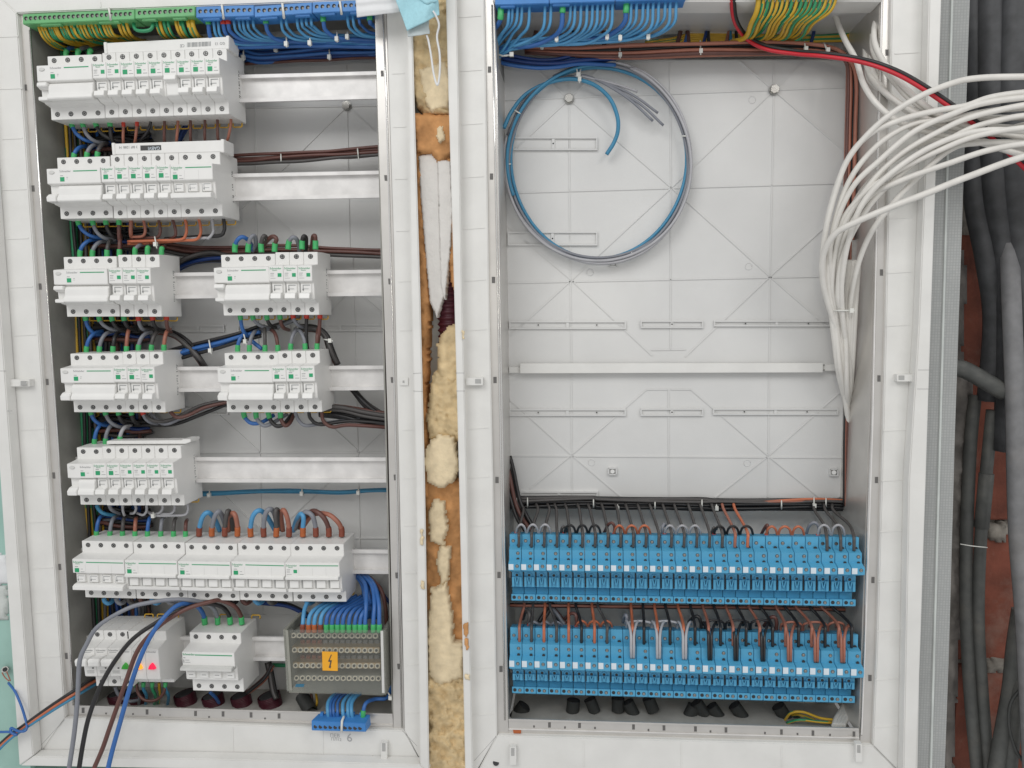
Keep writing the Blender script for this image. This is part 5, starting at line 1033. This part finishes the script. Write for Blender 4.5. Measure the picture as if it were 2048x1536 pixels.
wire('yg', [(632,1386,60),(634,1406,50),(628,1420,60)], 1.8, 'yellow and green wire under the distribution block'); wire('brown', [(622,1386,60),(625,1406,56),(622,1422,62)], 2.0, 'brown wire under the distribution block')
# ================================================================ right enclosure
# light blue wires under the bars, bending left into a bundle
GR = 'blue wires under the right enclosure neutral bars'
lst = [(1002,'blue',G_),(1018,'sky',0),(1026,'sky',0),(1036,'sky',0),(1045,'sky',0),(1060,'sky',0),(1091,'sky',0),(1103,'sky',0),(1126,'blue',G_),(1142,'sky',0),(1151,'sky',0),(1163,'sky',0),(1175,'sky',0),(1186,'sky',0),(1196,'sky',0),(1207,'sky',0),(1217,'sky',0),(1226,'sky',0),(1253,'blue',G_),(1263,'sky',0),(1274,'sky',0),(1287,'sky',0),(1297,'sky',0),(1307,'sky',0),(1318,'sky',0),(1331,'sky',0),(1341,'sky',0),(1353,'sky',0)]
for i, (x, c, f) in enumerate(lst):
    yt = 24 if x < 1020 else (12 if f else 4); k = (x-1000)/355; yb_ = 66 + random.uniform(-5,8) + (1-k)*6
    e = 4 + (x-1000)*0.06; tgt = 985; p = [(x,yt-8 if f else yt-6,-4),(x-1,yt+12,-4),(x-4,yb_-22,2),(x-18-8*k,yb_-3,16)]
    xx = x-60
    while xx > 1030: p.append((xx, yb_+5+(1030+330-xx)*0.03+random.uniform(-2,2), 26)); xx -= 90
    p += [(min(1015,x-40), 92+random.uniform(-4,12), 34),(min(980,x-60), 118+random.uniform(-8,12), 50)]
    wire(c, p, 1.9 if not f else 2.9, f'{CNAME[c]} wire, {ordn(i)} from the left under the right neutral bars', GR, ferr=f, fl=13)
bundle([(975,100,66),(1010,118,66),(1060,127,66),(1110,126,68),(1160,120,72),(1230,118,80)], ['darkblue','blue','darkblue','blue','darkblue','blue'], 7, 'in the thick dark bundle left of the coil', 'wires of the thick dark blue bundle', seed=21, r=2.5)
for i, (x, y, h, lab) in enumerate([(1113,72,9,'left cable tie on the blue bundle of the right enclosure'),(1214,68,9,'middle cable tie on the blue bundle of the right enclosure'),(1240,70,9,'cable tie just right of the middle one on the blue bundle'),(1296,68,9,'right cable tie on the blue bundle of the right enclosure'),(1240,104,9,'cable tie on the brown bundle below the blue one'),(1084,88,8,'cable tie on the brown bundle near its left end'),(1401,94,12,'cable tie in the middle of the black and brown bundle')]): tie(x, y, h, 24 if y < 80 else 70, lab, 88, 8, 3)
mb = MB(); mb.tube([P(990,106,40),P(1005,112,34),P(1022,110,32)], 0.0012, 6); c = P(1024,109,30); mb.box(c.x-.003,c.x+.002,c.y-.002,c.y+.002,c.z-.0025,c.z+.0025); tag(mb.build('cable_tie',['tie_white'],origin=c), 'cable tie pulled round the blue wires at the left strip', 'cable tie', 'white cable ties')
# black and copper bundle along the top, turning down at the right
for i in range(12):
    c = ['copper','black','copper','black','black','brown','black','copper','copper','black','brown','copper'][i]
    o_ = (i-5.5)*2.0; d = 70+ (i % 3)*5 - (9 if c in ('copper','brown') else 0); q = (i-5.5)*1.6
    wire(c, [(1050,100+o_*0.5,d+10),(1150,104+o_*0.7,d),(1260,103+o_+random.uniform(-2,2),d-4),(1400,98+o_+random.uniform(-2,2),d-4),(1530,96+o_+random.uniform(-2,2),d-4),(1620,98+o_*0.9,d-4),(1675,107+o_*0.7,d-2),(1699-o_*0.5,128,d),(1704-q,170,d+2),(1702-q,250,d+1),(1700-q,340,d),(1696-q,480,d-2)], 2.4, f'{CNAME[c]} wire, {ordn(i)} from the top in the black and copper bundle', 'wires of the black and copper bundle')
for i in range(6):
    c = ['copper','brown','brown','brown','copper','black'][i]
    wire(c, [(1701-i*2,470,68),(1699-i*2,640,72),(1698-i*1.6,800,74),(1696-i*1.5,900,76),(1695-i*1.4,1012,78)], 1.9, f'{CNAME[c]} wire, {ordn(i)} from the right running down the edge of the back panel', 'wires down the right edge of the back panel')
tie(1702,178,8,80,'upper cable tie on the copper wires beside the back panel',-8,6,0,0); tie(1702,233,7,80,'lower cable tie on the copper wires beside the back panel',0,6,0); tie(1610,92,9,62,'cable tie near the corner of the black and copper bundle',80,8,3); tie(1680,92,8,64,'cable tie at the bend of the copper wires',60,8,3) if 0 else tie(1652,95,9,62,'cable tie at the bend of the copper wires',65,8,3)
# background odds and ends at the top right
for i in range(6): wire('yg', [(1290+i*16,84+i*3,110),(1340+i*8,78+i*3,108),(1400,68+i*4,108),(1560,72+i*3,108),(1640,72+i*2,106),(1735,66+i*3,104)], 2.0, f'{ordn(i)} yellow and green wire from the top running along the back of the right enclosure', 'yellow and green wires along the back')
for i, (x, c) in enumerate([(1077,'brown'),(1118,'brown'),(1152,'black'),(1205,'brown'),(1366,'brown'),(1373,'brown'),(1381,'blue'),(1414,'black'),(1418,'darkblue'),(1458,'teal'),(1463,'copper'),(1470,'black'),(1633,'darkblue')]):
    wire(c, [(x,2,112),(x-1,30,108),(x+2 if i % 2 else x-5,62,100),(x+4 if i % 2 else x-12,90,86)], 2.3 if c != 'brown' else 3.0, f'{CNAME[c]} wire, {ordn(i)} of those entering through the top wall', 'wires entering through the top of the right enclosure')
for i, (x, y, r) in enumerate([(1246,22,12),(1118,30,10),(1415,8,11),(1455,2,9),(1492,4,9)]): conduit((x,y,100), (x+1,y-22,116), r, f'{ordn(i)} black conduit end in the top wall', 'black conduit ends in the top wall', 'conduit_black', False)
for i in range(17):
    x = 1517 + i*9.6; e = 1491 + i*7.5
    c = 'yellow' if i == 0 else ('gy2' if i in (4,8,11) else 'yg')
    wire(c, [(x,-26,-8),(x,0,-6),(x-4-i*0.5,24,0),(x-14-i*1.8,46,14),(e,70+random.uniform(-6,6),44),(e-28,84+random.uniform(-4,4),70)], 2.1 if i else 3.1, f'{"plain yellow" if i==0 else "yellow and green"} earth wire, {ordn(i)} from the left under the right green bar', 'earth wires of the right enclosure')
# wire coil on the back panel
def coil(off, yd, c, r, a0, a1, lab):
    pts = []
    for k in range(40):
        t = math.radians(a0+(a1-a0)*k/39); rx, ry = 182+off, 197+off; w_ = 1+0.012*math.sin(3*t+off)
        pts.append((1197+math.cos(t)*rx*w_, 324-math.sin(t)*ry*w_, yd))
    wire(c, pts, r, lab, 'wires of the blue and grey coil', sub=2)
coil(-6,84,'teal',2.4,160,-200,'outer blue wire of the coil on the back panel'); coil(-1,76,'teal',2.3,200,80,'inner blue wire of the coil on the back panel')
for i in range(4): coil([0,5,-3,3][i]*1.0, [80,79,82,77][i], 'lightgrey' if i % 2 else 'grey', 2.0, [120,95,100,70][i], [-215,-200,-225,-210][i], f'{ordn(i)} grey wire of the coil on the back panel')
wire('teal', [(1008,256,70),(1022,225,76),(1050,190,80),(1090,168,80),(1140,158,78),(1185,168,76),(1218,195,76),(1234,230,78),(1236,260,80),(1228,285,82),(1213,309,84)], 2.7, 'loose blue end curling inside the coil', 'wires of the blue and grey coil')
for i, (ex, ey, mx_, my_) in enumerate([(1275,183,1230,168),(1316,226,1262,188),(1306,242,1255,196),(1327,251,1276,205)]):
    wire('grey' if i else 'lightgrey', [(1015,270,74),(1045,205,78),(1095,164,80),(1150,152,78),(1190,158,76),(mx_,my_,76),(ex,ey,80)], 1.8, f'loose grey wire end inside the coil, {ordn(i)} from the top', 'wires of the blue and grey coil')
tie(1154,140,14,80,'long cable tie at the top of the coil',78,5,4); tie(1160,150,12,78,'second cable tie at the top of the coil',95,5,4); tie(1035,224,7,78,'cable tie at the upper left of the coil',30,5,0,0); tie(1016,328,5,82,'cable tie at the left of the coil',0,5,0,0); tie(1371,272,6,82,'cable tie at the right of the coil',0,5,0,0); tie(1265,510,7,84,'cable tie at the bottom of the coil',70,5,0,0)
# red and black pair
GP = 'red and black pair'
for c, dx, dy in (('red',0,0),('black',5,-6)):
    wire(c, [(1462+dx,-10+dy*0,-10),(1468+dx,40,20),(1490+dx,75+dy*0.5,50),(1530+dx,98+dy,40),(1590+dx,108+dy,20),(1640+dx,112+dy,0),(1700+dx,120+dy,-20),(1750+dx,132+dy,-36),(1800+dx,152+dy,-46),(1850+dx,181+dy,-52),(1900+dx,215+dy,-54),(1950+dx,250+dy,-50),(2000+dx,290+dy,-40),(2080+dx,365+dy,-30),(2260+dx,520+dy,0)], 2.4, f'{c} wire of the pair crossing to the right edge', GP)
# white cables
GW = 'white cables leaving to the right'
W_ = [
 [(1692,960,118),(1694,880,104),(1696,830,84),(1696,720,50),(1686,640,26),(1684,560,4),(1700,470,-20),(1730,400,-35),(1790,340,-50),(1870,290,-60),(1960,262,-66),(2080,262,-70)],
 [(1692,960,118),(1694,880,104),(1696,830,84),(1680,740,45),(1668,640,30),(1645,560,10),(1650,470,-10),(1672,380,-25),(1700,312,-35),(1760,245,-50),(1830,198,-60),(1900,168,-66),(1960,156,-70),(2080,153,-76)],
 [(1692,960,118),(1694,880,104),(1696,830,84),(1676,740,48),(1664,640,30),(1648,540,8),(1655,440,-12),(1690,330,-30),(1735,272,-42),(1800,240,-52),(1870,222,-58),(1930,212,-62),(1985,194,-66),(2080,182,-70)],
 [(1692,960,118),(1694,880,104),(1696,830,84),(1682,750,50),(1672,650,32),(1655,560,12),(1668,460,-10),(1705,375,-28),(1760,320,-42),(1830,262,-54),(1910,226,-62),(1970,206,-66),(2080,192,-72)],
 [(1692,960,118),(1694,880,104),(1696,830,84),(1690,760,52),(1680,650,36),(1664,570,14),(1680,470,-8),(1735,375,-30),(1800,310,-44),(1880,262,-56),(1950,232,-62),(2080,205,-70)],
 [(1692,960,118),(1694,880,104),(1696,830,84),(1694,770,50),(1690,660,34),(1676,590,14),(1690,500,-6),(1740,410,-26),(1800,350,-40),(1850,310,-48),(1930,262,-58),(2000,240,-62),(2080,228,-68)],
 [(1692,960,118),(1694,880,104),(1696,830,84),(1674,720,44),(1662,600,24),(1672,470,-4),(1720,395,-26),(1790,345,-44),(1880,300,-58),(1960,270,-66),(2080,252,-74)],
 [(1692,960,118),(1694,880,104),(1696,830,84),(1688,740,50),(1684,640,36),(1672,560,16),(1690,470,-8),(1740,395,-26),(1800,362,-46),(1900,326,-60),(1980,300,-68),(2080,284,-76)],
 [(1692,960,118),(1694,880,104),(1696,830,84),(1688,740,50),(1672,660,34),(1648,575,12),(1646,515,-8),(1668,470,-26),(1710,445,-40),(1780,415,-54),(1860,384,-64),(1940,352,-70),(2080,304,-80)],
 [(1692,960,118),(1694,880,104),(1696,830,84),(1700,760,54),(1697,680,42),(1702,600,24),(1716,530,4),(1740,470,-12),(1775,420,-26),(1830,360,-40),(1900,300,-50),(1960,286,-54),(2080,285,-60)],
 [(1660,-5,60),(1672,36,50),(1690,80,34),(1712,120,10),(1728,170,-10),(1760,215,-26),(1810,250,-36),(1880,270,-44),(1960,285,-50),(2080,318,-56)],
 [(1728,56,80),(1730,90,60),(1733,130,30),(1750,165,0),(1790,200,-20),(1850,236,-36),(1920,258,-44),(2000,268,-48),(2080,268,-50)],
 [(1762,-10,60),(1757,20,40),(1748,60,10),(1752,95,-6),(1775,135,-20),(1815,180,-32),(1870,225,-42),(1940,254,-48),(2010,268,-50),(2080,280,-52)],
 [(1750,20,60),(1745,70,30),(1750,110,6),(1790,165,-16),(1830,205,-30),(1900,242,-40),(1980,252,-46),(2080,258,-50)],
 [(1733,130,40),(1740,160,20),(1775,190,-6),(1820,218,-24),(1890,246,-36),(1960,236,-42),(2080,236,-48)],
 [(1698,860,80),(1682,720,48),(1668,600,22),(1660,500,-2),(1690,380,-22),(1745,300,-36),(1820,250,-48),(1900,238,-54),(1980,222,-58),(2080,214,-60)],
 [(1698,860,80),(1686,720,50),(1678,600,30),(1678,500,6),(1712,400,-14),(1775,330,-30),(1850,285,-40),(1930,275,-46),(2000,262,-50),(2080,244,-54)],
 [(1742,100,40),(1748,150,10),(1790,205,-14),(1850,240,-30),(1920,268,-40),(2000,290,-44),(2080,300,-46)],
]
wl = ['white cable with the lowest arc behind the others','topmost white cable arching over the red and black pair','white cable second from the top at the picture edge','white cable third from the top at the picture edge','white cable fourth from the top at the picture edge','white cable in the middle of the fan','white cable just under the middle of the fan','white cable second from the bottom of the fan','brightest white cable, lowest of the fan','white cable crossing behind the fan near the metal strip','white cable coming down from the top beside the earth wires','white cable rising behind the inner edge of the strip','white cable coming down in front of the inner edge of the metal strip','white cable coming down just left of the metal strip','short white cable crossing under the red and black pair','white cable of the fan lying directly on the frame lip','white cable of the fan deep between two brighter cables','white cable dipping low behind the red and black pair']
for i, p in enumerate(W_):
    e0, e1 = p[-2], p[-1]; k_ = 240/(e1[0]-e0[0]); p = p + [(e1[0]+240, e1[1]+(e1[1]-e0[1])*k_*0.6, e1[2]-10)]
    wire('white', p, 3.35 if i not in (8,) else 3.7, wl[i], GW, name='cable', cat='cable', sub=8)
for i in range(4): wire('white', [(1697+i*7,520,20),(1694+i*6,600,30),(1694+i*5,660,36),(1694+i*3,760,58),(1695+i,830,84),(1693,880,104),(1691,960,118)], 3.2, f'{ordn(i)} white cable from the left in the bundle running down the side wall', GW, name='cable', cat='cable')
tie(1687, 621, 20, 26, 'cable tie around the white cables at the side wall', 0, 10, 3)
for i in range(4): wire('white', [(1640-i*20,1400+i*2,112),(1680,1395,100),(1712-i*3,1382,80),(1706-i*6,1412,60),(1694-i*7,1436,44),(1686-i*6,1452,30)], 3.4, f'{ordn(i)} white cable from the right at the lower right corner', 'white cables at the lower right corner', name='cable', cat='cable')
for i in range(2): wire('white', [(1706,1376-i*6,100),(1714,1390,70),(1718,1415,50),(1716,1440,40)], 3.2, f'{["outer","inner"][i]} white cable beside the strip at the lower right corner', 'white cables at the lower right corner', name='cable', cat='cable')
for i, p in enumerate([[(1570,1440,50),(1582,1426,40),(1606,1424,36),(1640,1436,40),(1672,1440,44)],[(1574,1446,50),(1600,1440,40),(1640,1444,40),(1676,1446,44)],[(1584,1430,60),(1600,1430,50),(1630,1440,48)]]): wire('yg', p, 1.8, f'{ordn(i)} yellow and green wire on the bottom of the right enclosure', 'yellow and green wires on the enclosure bottom')
# black bundle above the upper terminal row
pts = [(1014,1008,88),(1060,1006,86),(1180,1003,86),(1200,1005,86),(1310,1008,86),(1400,1008,86),(1440,1009,86),(1560,1009,86),(1640,1008,86),(1700,1010,86)]
bundle(pts, ['black','charcoal','black','black','charcoal','black','black','charcoal','black','black'], 7.5, 'in the black bundle above the upper terminal row', 'wires of the black bundle above the terminal rows', seed=30, r=2.2, jit=1)
wire('orange', [(1530,1004,84),(1580,1000,80),(1640,998,80),(1700,1002,84)], 1.8, 'orange brown wire on top of the black bundle'); wire('copper', [(1500,1006,84),(1560,1003,80),(1660,1002,80)], 1.8, 'copper wire along the top of the black bundle')
for i, (x, y) in enumerate([(1033,1003),(1055,1005),(1187,1006),(1235,1013),(1310,1010),(1404,1009),(1433,1013),(1563,1009),(1628,1004),(1652,1005)]): tie(x, y, 9 if i not in (3,6) else 4, 84, f'{ordn(i)} cable tie from the left on the black bundle above the terminal rows', 90, 8, 0, 1 if i in (0,3,6,8) else 0)
bundle([(1008,915,90),(1018,950,86),(1030,1000,78),(1044,1030,70),(1062,1060,60)], ['brown','black','brown','grey','black','black'], 7.5, 'slanting down along the left side wall', 'wires slanting down to the upper terminal row', seed=31, r=2.7)
entries = [1038+ (1495.5-1038)/18*k for k in range(19)]
tops = [1046,1075,1098,1112,1133,1158,1179,1206,1234,1254,1278,1302,1328,1351,1379,1403,1426,1447,1470]
for k in range(19):
    c = 'copper' if k == 17 else ('orange' if k == 18 else 'charcoal'); ex, tx = entries[k], tops[k]
    wire(c, [(tx-3,1008,80),(tx+1,1020,66),(tx+(ex-tx)*0.6,1045,40),(ex,1066,-1),(ex,1080,-5),(ex-0.5,1094,-3)], 2.0, f'{CNAME[c]} wire dropping into the {ordn(k)} block of the upper terminal row', 'wires dropping into the upper terminal row')
for k, (tx, ex) in enumerate([(1626,1654),(1648,1681.5),(1664,1708)]):
    wire('charcoal', [(tx,1008,80),(tx+4,1022,66),(tx+(ex-tx)*0.75,1048,40),(ex-1,1070,-1),(ex,1088,-6),(ex,1101,-5)], 2.0, f'charcoal wire dropping into the {["third last","second last","last"][k]} block of the upper terminal row', 'wires dropping into the upper terminal row')
def jump(xs, c, y0, lab, pk=20, f=True, grp='jumper wires on top of the terminal blocks', yt=20):
    for k in range(len(xs)-1):
        a, b_ = xs[k]+1.5, xs[k+1]-1.5; m_ = (a+b_)/2
        wire(c, [(a,y0+4,yt),(a,y0-4,yt-2),(a+3.5,y0-pk*0.75,yt-6),(m_,y0-pk,yt-8),(b_-3.5,y0-pk*0.75,yt-6),(b_,y0-4,yt-2),(b_,y0+4,yt)], 1.6, f'{CNAME[c]} {ordn(k)} jumper arc of {lab}', grp, ferr=R_ if (k == 0 and f) else None, fl=7, fr=2.4, name='jumper_wire')
J = lambda l: [980+v/3.94 for v in l]; J2 = lambda l: [1400+v/3.16 for v in l]
jump(J([200,290,385,483]), 'lightgrey', 1069, 'the left pale group, upper row')
jump(J([580,680,775,876]), 'black', 1070, 'the left black group, upper row')
jump(J([972,1065,1166,1268]), 'orange', 1071, 'the first orange group of the upper row')
jump(J([1370,1465,1565,1665]), 'lightgrey', 1071, 'the middle pale group, upper row')
jump(J2([85,165,250,338]), 'black', 1072, 'the right black group, upper row')
jump(J2([415,492,580,662]), 'orange', 1073, 'the second orange group of the upper row')
jump(J2([740,828,918]), 'lightgrey', 1074, 'the right pale group, upper row', 24)
for i, (c, p) in enumerate([('charcoal',[(1122,1068,24),(1125,1055,20),(1132,1056,24),(1136,1068,34)]),('brown',[(1208,1066,40),(1216,1050,24),(1224,1046,18),(1229,1054,18),(1228,1070,20)]),('grey',[(1325,1068,20),(1325,1056,18),(1329,1048,22),(1334,1056,34)]),('charcoal',[(1424,1070,24),(1427,1056,20),(1433,1058,26)]),('brown',[(1521,1072,40),(1528,1058,28),(1535,1050,20),(1534,1068,20)]),('grey',[(1612,1070,36),(1618,1052,26),(1628,1045,22),(1637,1052,22),(1638,1066,24)])]):
    wire(c, p, 2.0, f'{CNAME[c]} feeder wire hooking into the upper terminal row, {ordn(i)} from the left', 'feeder wires of the upper terminal row')
# between the rows
bundle([(1020,1210,40),(1300,1213,44),(1500,1215,44),(1690,1219,46)], ['black','black','copper','brown'], 2.2, 'in the flat bundle below the upper terminal row', 'wires of the flat bundle between the terminal rows', seed=33, r=1.9, jit=1)
E2 = [(1039,'copper',1048),(1063,'charcoal',1066),(1088,'orange',1090),(1113,'charcoal',1100),(1137.5,'orange',1137),(1163,'black',1152),(1189,'orange',1184),(1214,'charcoal',1196),
      (1265,'orange',1262),(1288,'black',1286),(1315,'orange',1309),(1340,'black',1331),(1367,'orange',1356),(1390,'black',1381),(1417,'copper',1406),(1441,'black',1428),(1466,'copper',1452),(1492,'black',1474),(1519,'copper',1498),(1545,'black',1521),(1571,'copper',1552),(1597,'black',1570),(1623,'copper',1592),(1650,'black',1620),(1677,'copper',1643),(1703,'black',1664)]
for k, (ex, c, tx) in enumerate(E2):
    yy = 1284 + (ex-1039)*0.016
    wire(c, [(tx,1206,40),(tx,1214,36),(tx+(ex-tx)*0.55,1232,26),(ex,1252,-1),(ex,1268,-5),(ex,yy,-3)], 2.0, f'{CNAME[c]} wire, {ordn(k)} from the left dropping into the lower terminal row', 'wires dropping into the lower terminal row')
for x, c, nm in [(1265,'lightgrey','first pale'),(1317,'lightgrey','second pale'),(1369,'lightgrey','third pale'),(1420,'black','first black'),(1472,'black','second black'),(1526,'black','third black'),(1579,'copper','first copper'),(1632.6,'copper','second copper'),(1685.5,'copper','third copper')]:
    dy = (x-1265)*0.02
    for s_ in (-1, 1):
        wire(c, [(x+s_*14,1246+dy,22),(x+s_*12,1242+dy,14),(x+s_*7,1250+dy,2),(x+s_*3.2,1268+dy,-10),(x+s_*2.8,1295+dy,-15),(x+s_*2.5,1316+dy,-11)], 1.8, f'{"left" if s_<0 else "right"} wire of the {nm} pair in front of the lower terminal row', 'paired wires in front of the lower terminal row')
jump(J([300,390,480,570]), 'grey', 1254, 'the grey group at the left end of the lower row', 10)
jump(J([675,770,870,965]), 'orange', 1256, 'the orange group at the left of the lower row', 14)
jump([1252,1304,1356], 'lightgrey', 1254, 'the pale group of the lower row', 12, False); jump([1408,1450,1500,1545], 'black', 1256, 'the black group of the lower row', 16, False); jump([1560,1605,1655,1690], 'copper', 1258, 'the copper group at the right of the lower row', 14, False)
for i, (c, p) in enumerate([('charcoal',[(1046,1238,50),(1050,1226,40),(1056,1222,30),(1059,1232,24),(1056,1252,22)]),('brown',[(1128,1240,50),(1140,1228,30),(1150,1228,24),(1153,1240,22),(1152,1256,22)]),('grey',[(1246,1244,40),(1249,1232,28),(1253,1232,22),(1254,1250,22)]),('black',[(1378,1244,40),(1388,1234,26),(1397,1234,22),(1402,1246,22),(1402,1258,22)]),('brown',[(1528,1252,40),(1538,1238,26),(1548,1234,22),(1553,1244,22),(1552,1262,22)])]):
    wire(c, p, 2.4, f'{CNAME[c]} feeder wire hooking into the lower terminal row, {ordn(i)} from the left', 'feeder wires of the lower terminal row')
bundle([(1105,1205,60),(1095,1222,56),(1080,1245,50)], ['black','charcoal'], 3, 'crossing down left in front of the lower row', 'crossing wires between the terminal rows', seed=35, r=3.0); bundle([(1095,1205,56),(1112,1226,50),(1130,1250,44)], ['black','brown','grey'], 4, 'crossing down right in front of the lower row', 'crossing wires between the terminal rows', seed=36, r=2.9)
# black conduit stubs on the bottom of the right enclosure
for i, (x, y, r, tx) in enumerate([(1040,1424,11,-14),(1146,1412,9.5,-2),(1185,1410,8.5,8),(1236,1408,9,0),(1262,1416,9,10),(1302,1408,9,8),(1382,1424,9.5,-10),(1402,1416,9,14),(1432,1424,9,14),(1478,1422,9,14),(1565,1424,9.5,12),(1590,1442,8,0)]):
    conduit((x-tx*0.7,y-12,72), (x+tx*0.6,y+14,70), r, f'{ordn(i)} black conduit stub from the left on the bottom of the right enclosure', 'black conduit stubs on the enclosure bottom', 'conduit_black', False)
mb = MB(); mb.plate([(1026,1460),(1042,1460.5),(1042,1467),(1027,1466.5)], -0.7, 1); tag(mb.build('paint_mark', ['ferrule_orange']), 'faint red mark on the bottom metal strip of the right enclosure', 'paint mark')
# ================================================================ face mask hanging over the top centre
FM = empty('face_mask', P(800,20,-40), 'light blue surgical face mask hanging over the top edge between the enclosures', 'face mask')
FMi = lambda o: (setattr(o, 'parent', FM), setattr(o, 'location', -FM.location), o)[2]
def cloth(name, corners, n, m_, y_fn, mname, thick=0.8):
    """corners tl,tr,br,bl in photo pixels; y_fn(u,v) depth mm"""
    mb = MB(); vs = []
    for s_ in (0, 1):
        for j in range(m_+1):
            for i in range(n+1):
                u, v = i/n, j/m_; x = (corners[0][0]*(1-u)+corners[1][0]*u)*(1-v)+(corners[3][0]*(1-u)+corners[2][0]*u)*v; y = (corners[0][1]*(1-u)+corners[1][1]*u)*(1-v)+(corners[3][1]*(1-u)+corners[2][1]*u)*v
                x += 1.6*noise.noise(Vector((u*3,v*3,len(name)))); y += 2.2*noise.noise(Vector((u*3,v*3,9+len(name))))
                vs.append(P(x, y, y_fn(u,v)+s_*thick))
    K = (n+1)*(m_+1); fs = []
    for j in range(m_):
        for i in range(n):
            a = j*(n+1)+i; fs.append((a,a+1,a+n+2,a+n+1)); fs.append((K+a,K+a+n+1,K+a+n+2,K+a+1))
    for i in range(n): fs.append((i,K+i,K+i+1,i+1)); a = m_*(n+1)+i; fs.append((a,a+1,K+a+1,K+a))
    for j in range(m_): a = j*(n+1); fs.append((a,a+n+1,K+a+n+1,K+a)); a += n; fs.append((a,K+a,K+a+n+1,a+n+1))
    mb.add(vs, fs, 0, True); return FMi(mb.build(name, [mname]))
cloth('pleated_lining', [(706,-60),(800,-60),(800,24),(714,35)], 24, 30, lambda u, v: -36 - 1.0*math.sin(v*30) - 4*math.sin(u*3.1), 'mask_white')
cloth('outer_layer', [(770,-60),(872,-60),(879,30),(814,62)], 26, 30, lambda u, v: -46 - 5*math.sin(u*3.1) - 2.2*math.sin(u*7+v*4) - 1.2*math.sin(v*14+u*5), 'mask_blue')
cloth('side_fold', [(812,50),(858,38),(859,68),(816,74)], 16, 10, lambda u, v: -40 - 3*math.sin(u*3.1), 'mask_grey')
cloth('nose_strip', [(786,-60),(880,-60),(874,4),(850,10)], 16, 10, lambda u, v: -52 - 1.5*math.sin(u*6), 'mask_blue')
lp = smooth([P(866,22,-50),P(872,32,-48),P(878,50,-44),(P(874,74,-40)),P(879,105,-38),P(880,135,-36),P(877,165,-35),P(873,168,-35),P(867,145,-35),P(862,110,-36),P(857,82,-37),P(853,70,-39)])
mb = MB(); mb.tube(lp, 0.00125, 8); FMi(mb.build('ear_loop', ['mask_white']))
# pencilled notes on the plastic
for body, size, px, py, yv in [('6', 0.017, 693, 1483, -6.4), ('ПЕВ', 0.007, 660, 1474, -6.4), ('ПЛ12', 0.006, 662, 1481, -6.4)]:
    me = text_mesh(body, size).copy(); me.materials.clear(); me.materials.append(MATS['pencil']); q = bpy.data.objects.new('pencil_note', me); COL.objects.link(q)
    q.parent = EL; q.location = P(px, py, yv) - EL.location; q.rotation_euler = (math.radians(90), 0, 0); q.scale = (1,1,0.3)
# ================================================================ the wires that show least become one object
def thin_out():
    bpy.context.view_layer.update()
    from mathutils.bvhtree import BVHTree
    V, T, owner = [], [], []; hits = {}
    for o in bpy.data.objects:
        if o.type != 'MESH': continue
        r_ = o
        while r_.parent is not None: r_ = r_.parent
        mw = o.matrix_world; n0 = len(V); V.extend([mw @ v.co for v in o.data.vertices])
        for p in o.data.polygons: T.append([n0 + k for k in p.vertices]); owner.append(r_.name)
    tree = BVHTree.FromPolygons(V, T)
    NX, NY = 480, 360
    for j in range(NY):
        for i in range(NX):
            dv = RM @ Vector((((i+0.5)/NX*2048 - 1024)/F, (768 - (j+0.5)/NY*1536)/F, -1.0))
            h = tree.ray_cast(CAM, dv.normalized())
            if h[2] is not None: hits[owner[h[2]]] = hits.get(owner[h[2]], 0) + 1
    ws = [o for o in bpy.data.objects if o.parent is None and o.type == 'MESH' and o.name.split('.')[0] == 'wire']
    ws.sort(key=lambda o: -hits.get(o.name, 0))
    print('wires', len(ws), 'smallest kept', hits.get(ws[min(289, len(ws)-1)].name, 0))
    rest = ws[290:]
    if not rest: return
    vs, fs, mi, mats = [], [], [], []
    for o in rest:
        for q in [o] + list(o.children):
            me = q.data; off = o.location; base_ = len(vs)
            vs += [tuple(v.co + off) for v in me.vertices]
            for m_ in me.materials:
                if m_ not in mats: mats.append(m_)
            for p in me.polygons: fs.append([base_ + k for k in p.vertices]); mi.append(mats.index(me.materials[p.material_index]))
    me = bpy.data.meshes.new('wire_bundle_filling'); me.from_pydata(vs, [], fs)
    for m_ in mats: me.materials.append(m_)
    for p, k in zip(me.polygons, mi): p.material_index = k; p.use_smooth = True
    ob = bpy.data.objects.new('hidden_wires', me); COL.objects.link(ob); ob['kind'] = 'stuff'
    tag(ob, 'mass of further thin wires deep inside the bundles of both enclosures', 'wires')
    for o in rest:
        for q in list(o.children): bpy.data.objects.remove(q)
        bpy.data.objects.remove(o)
thin_out()
for o in list(bpy.data.objects):
    l_ = o.get('label')
    if l_ and len(l_.split()) > 16: print('LONG', l_)
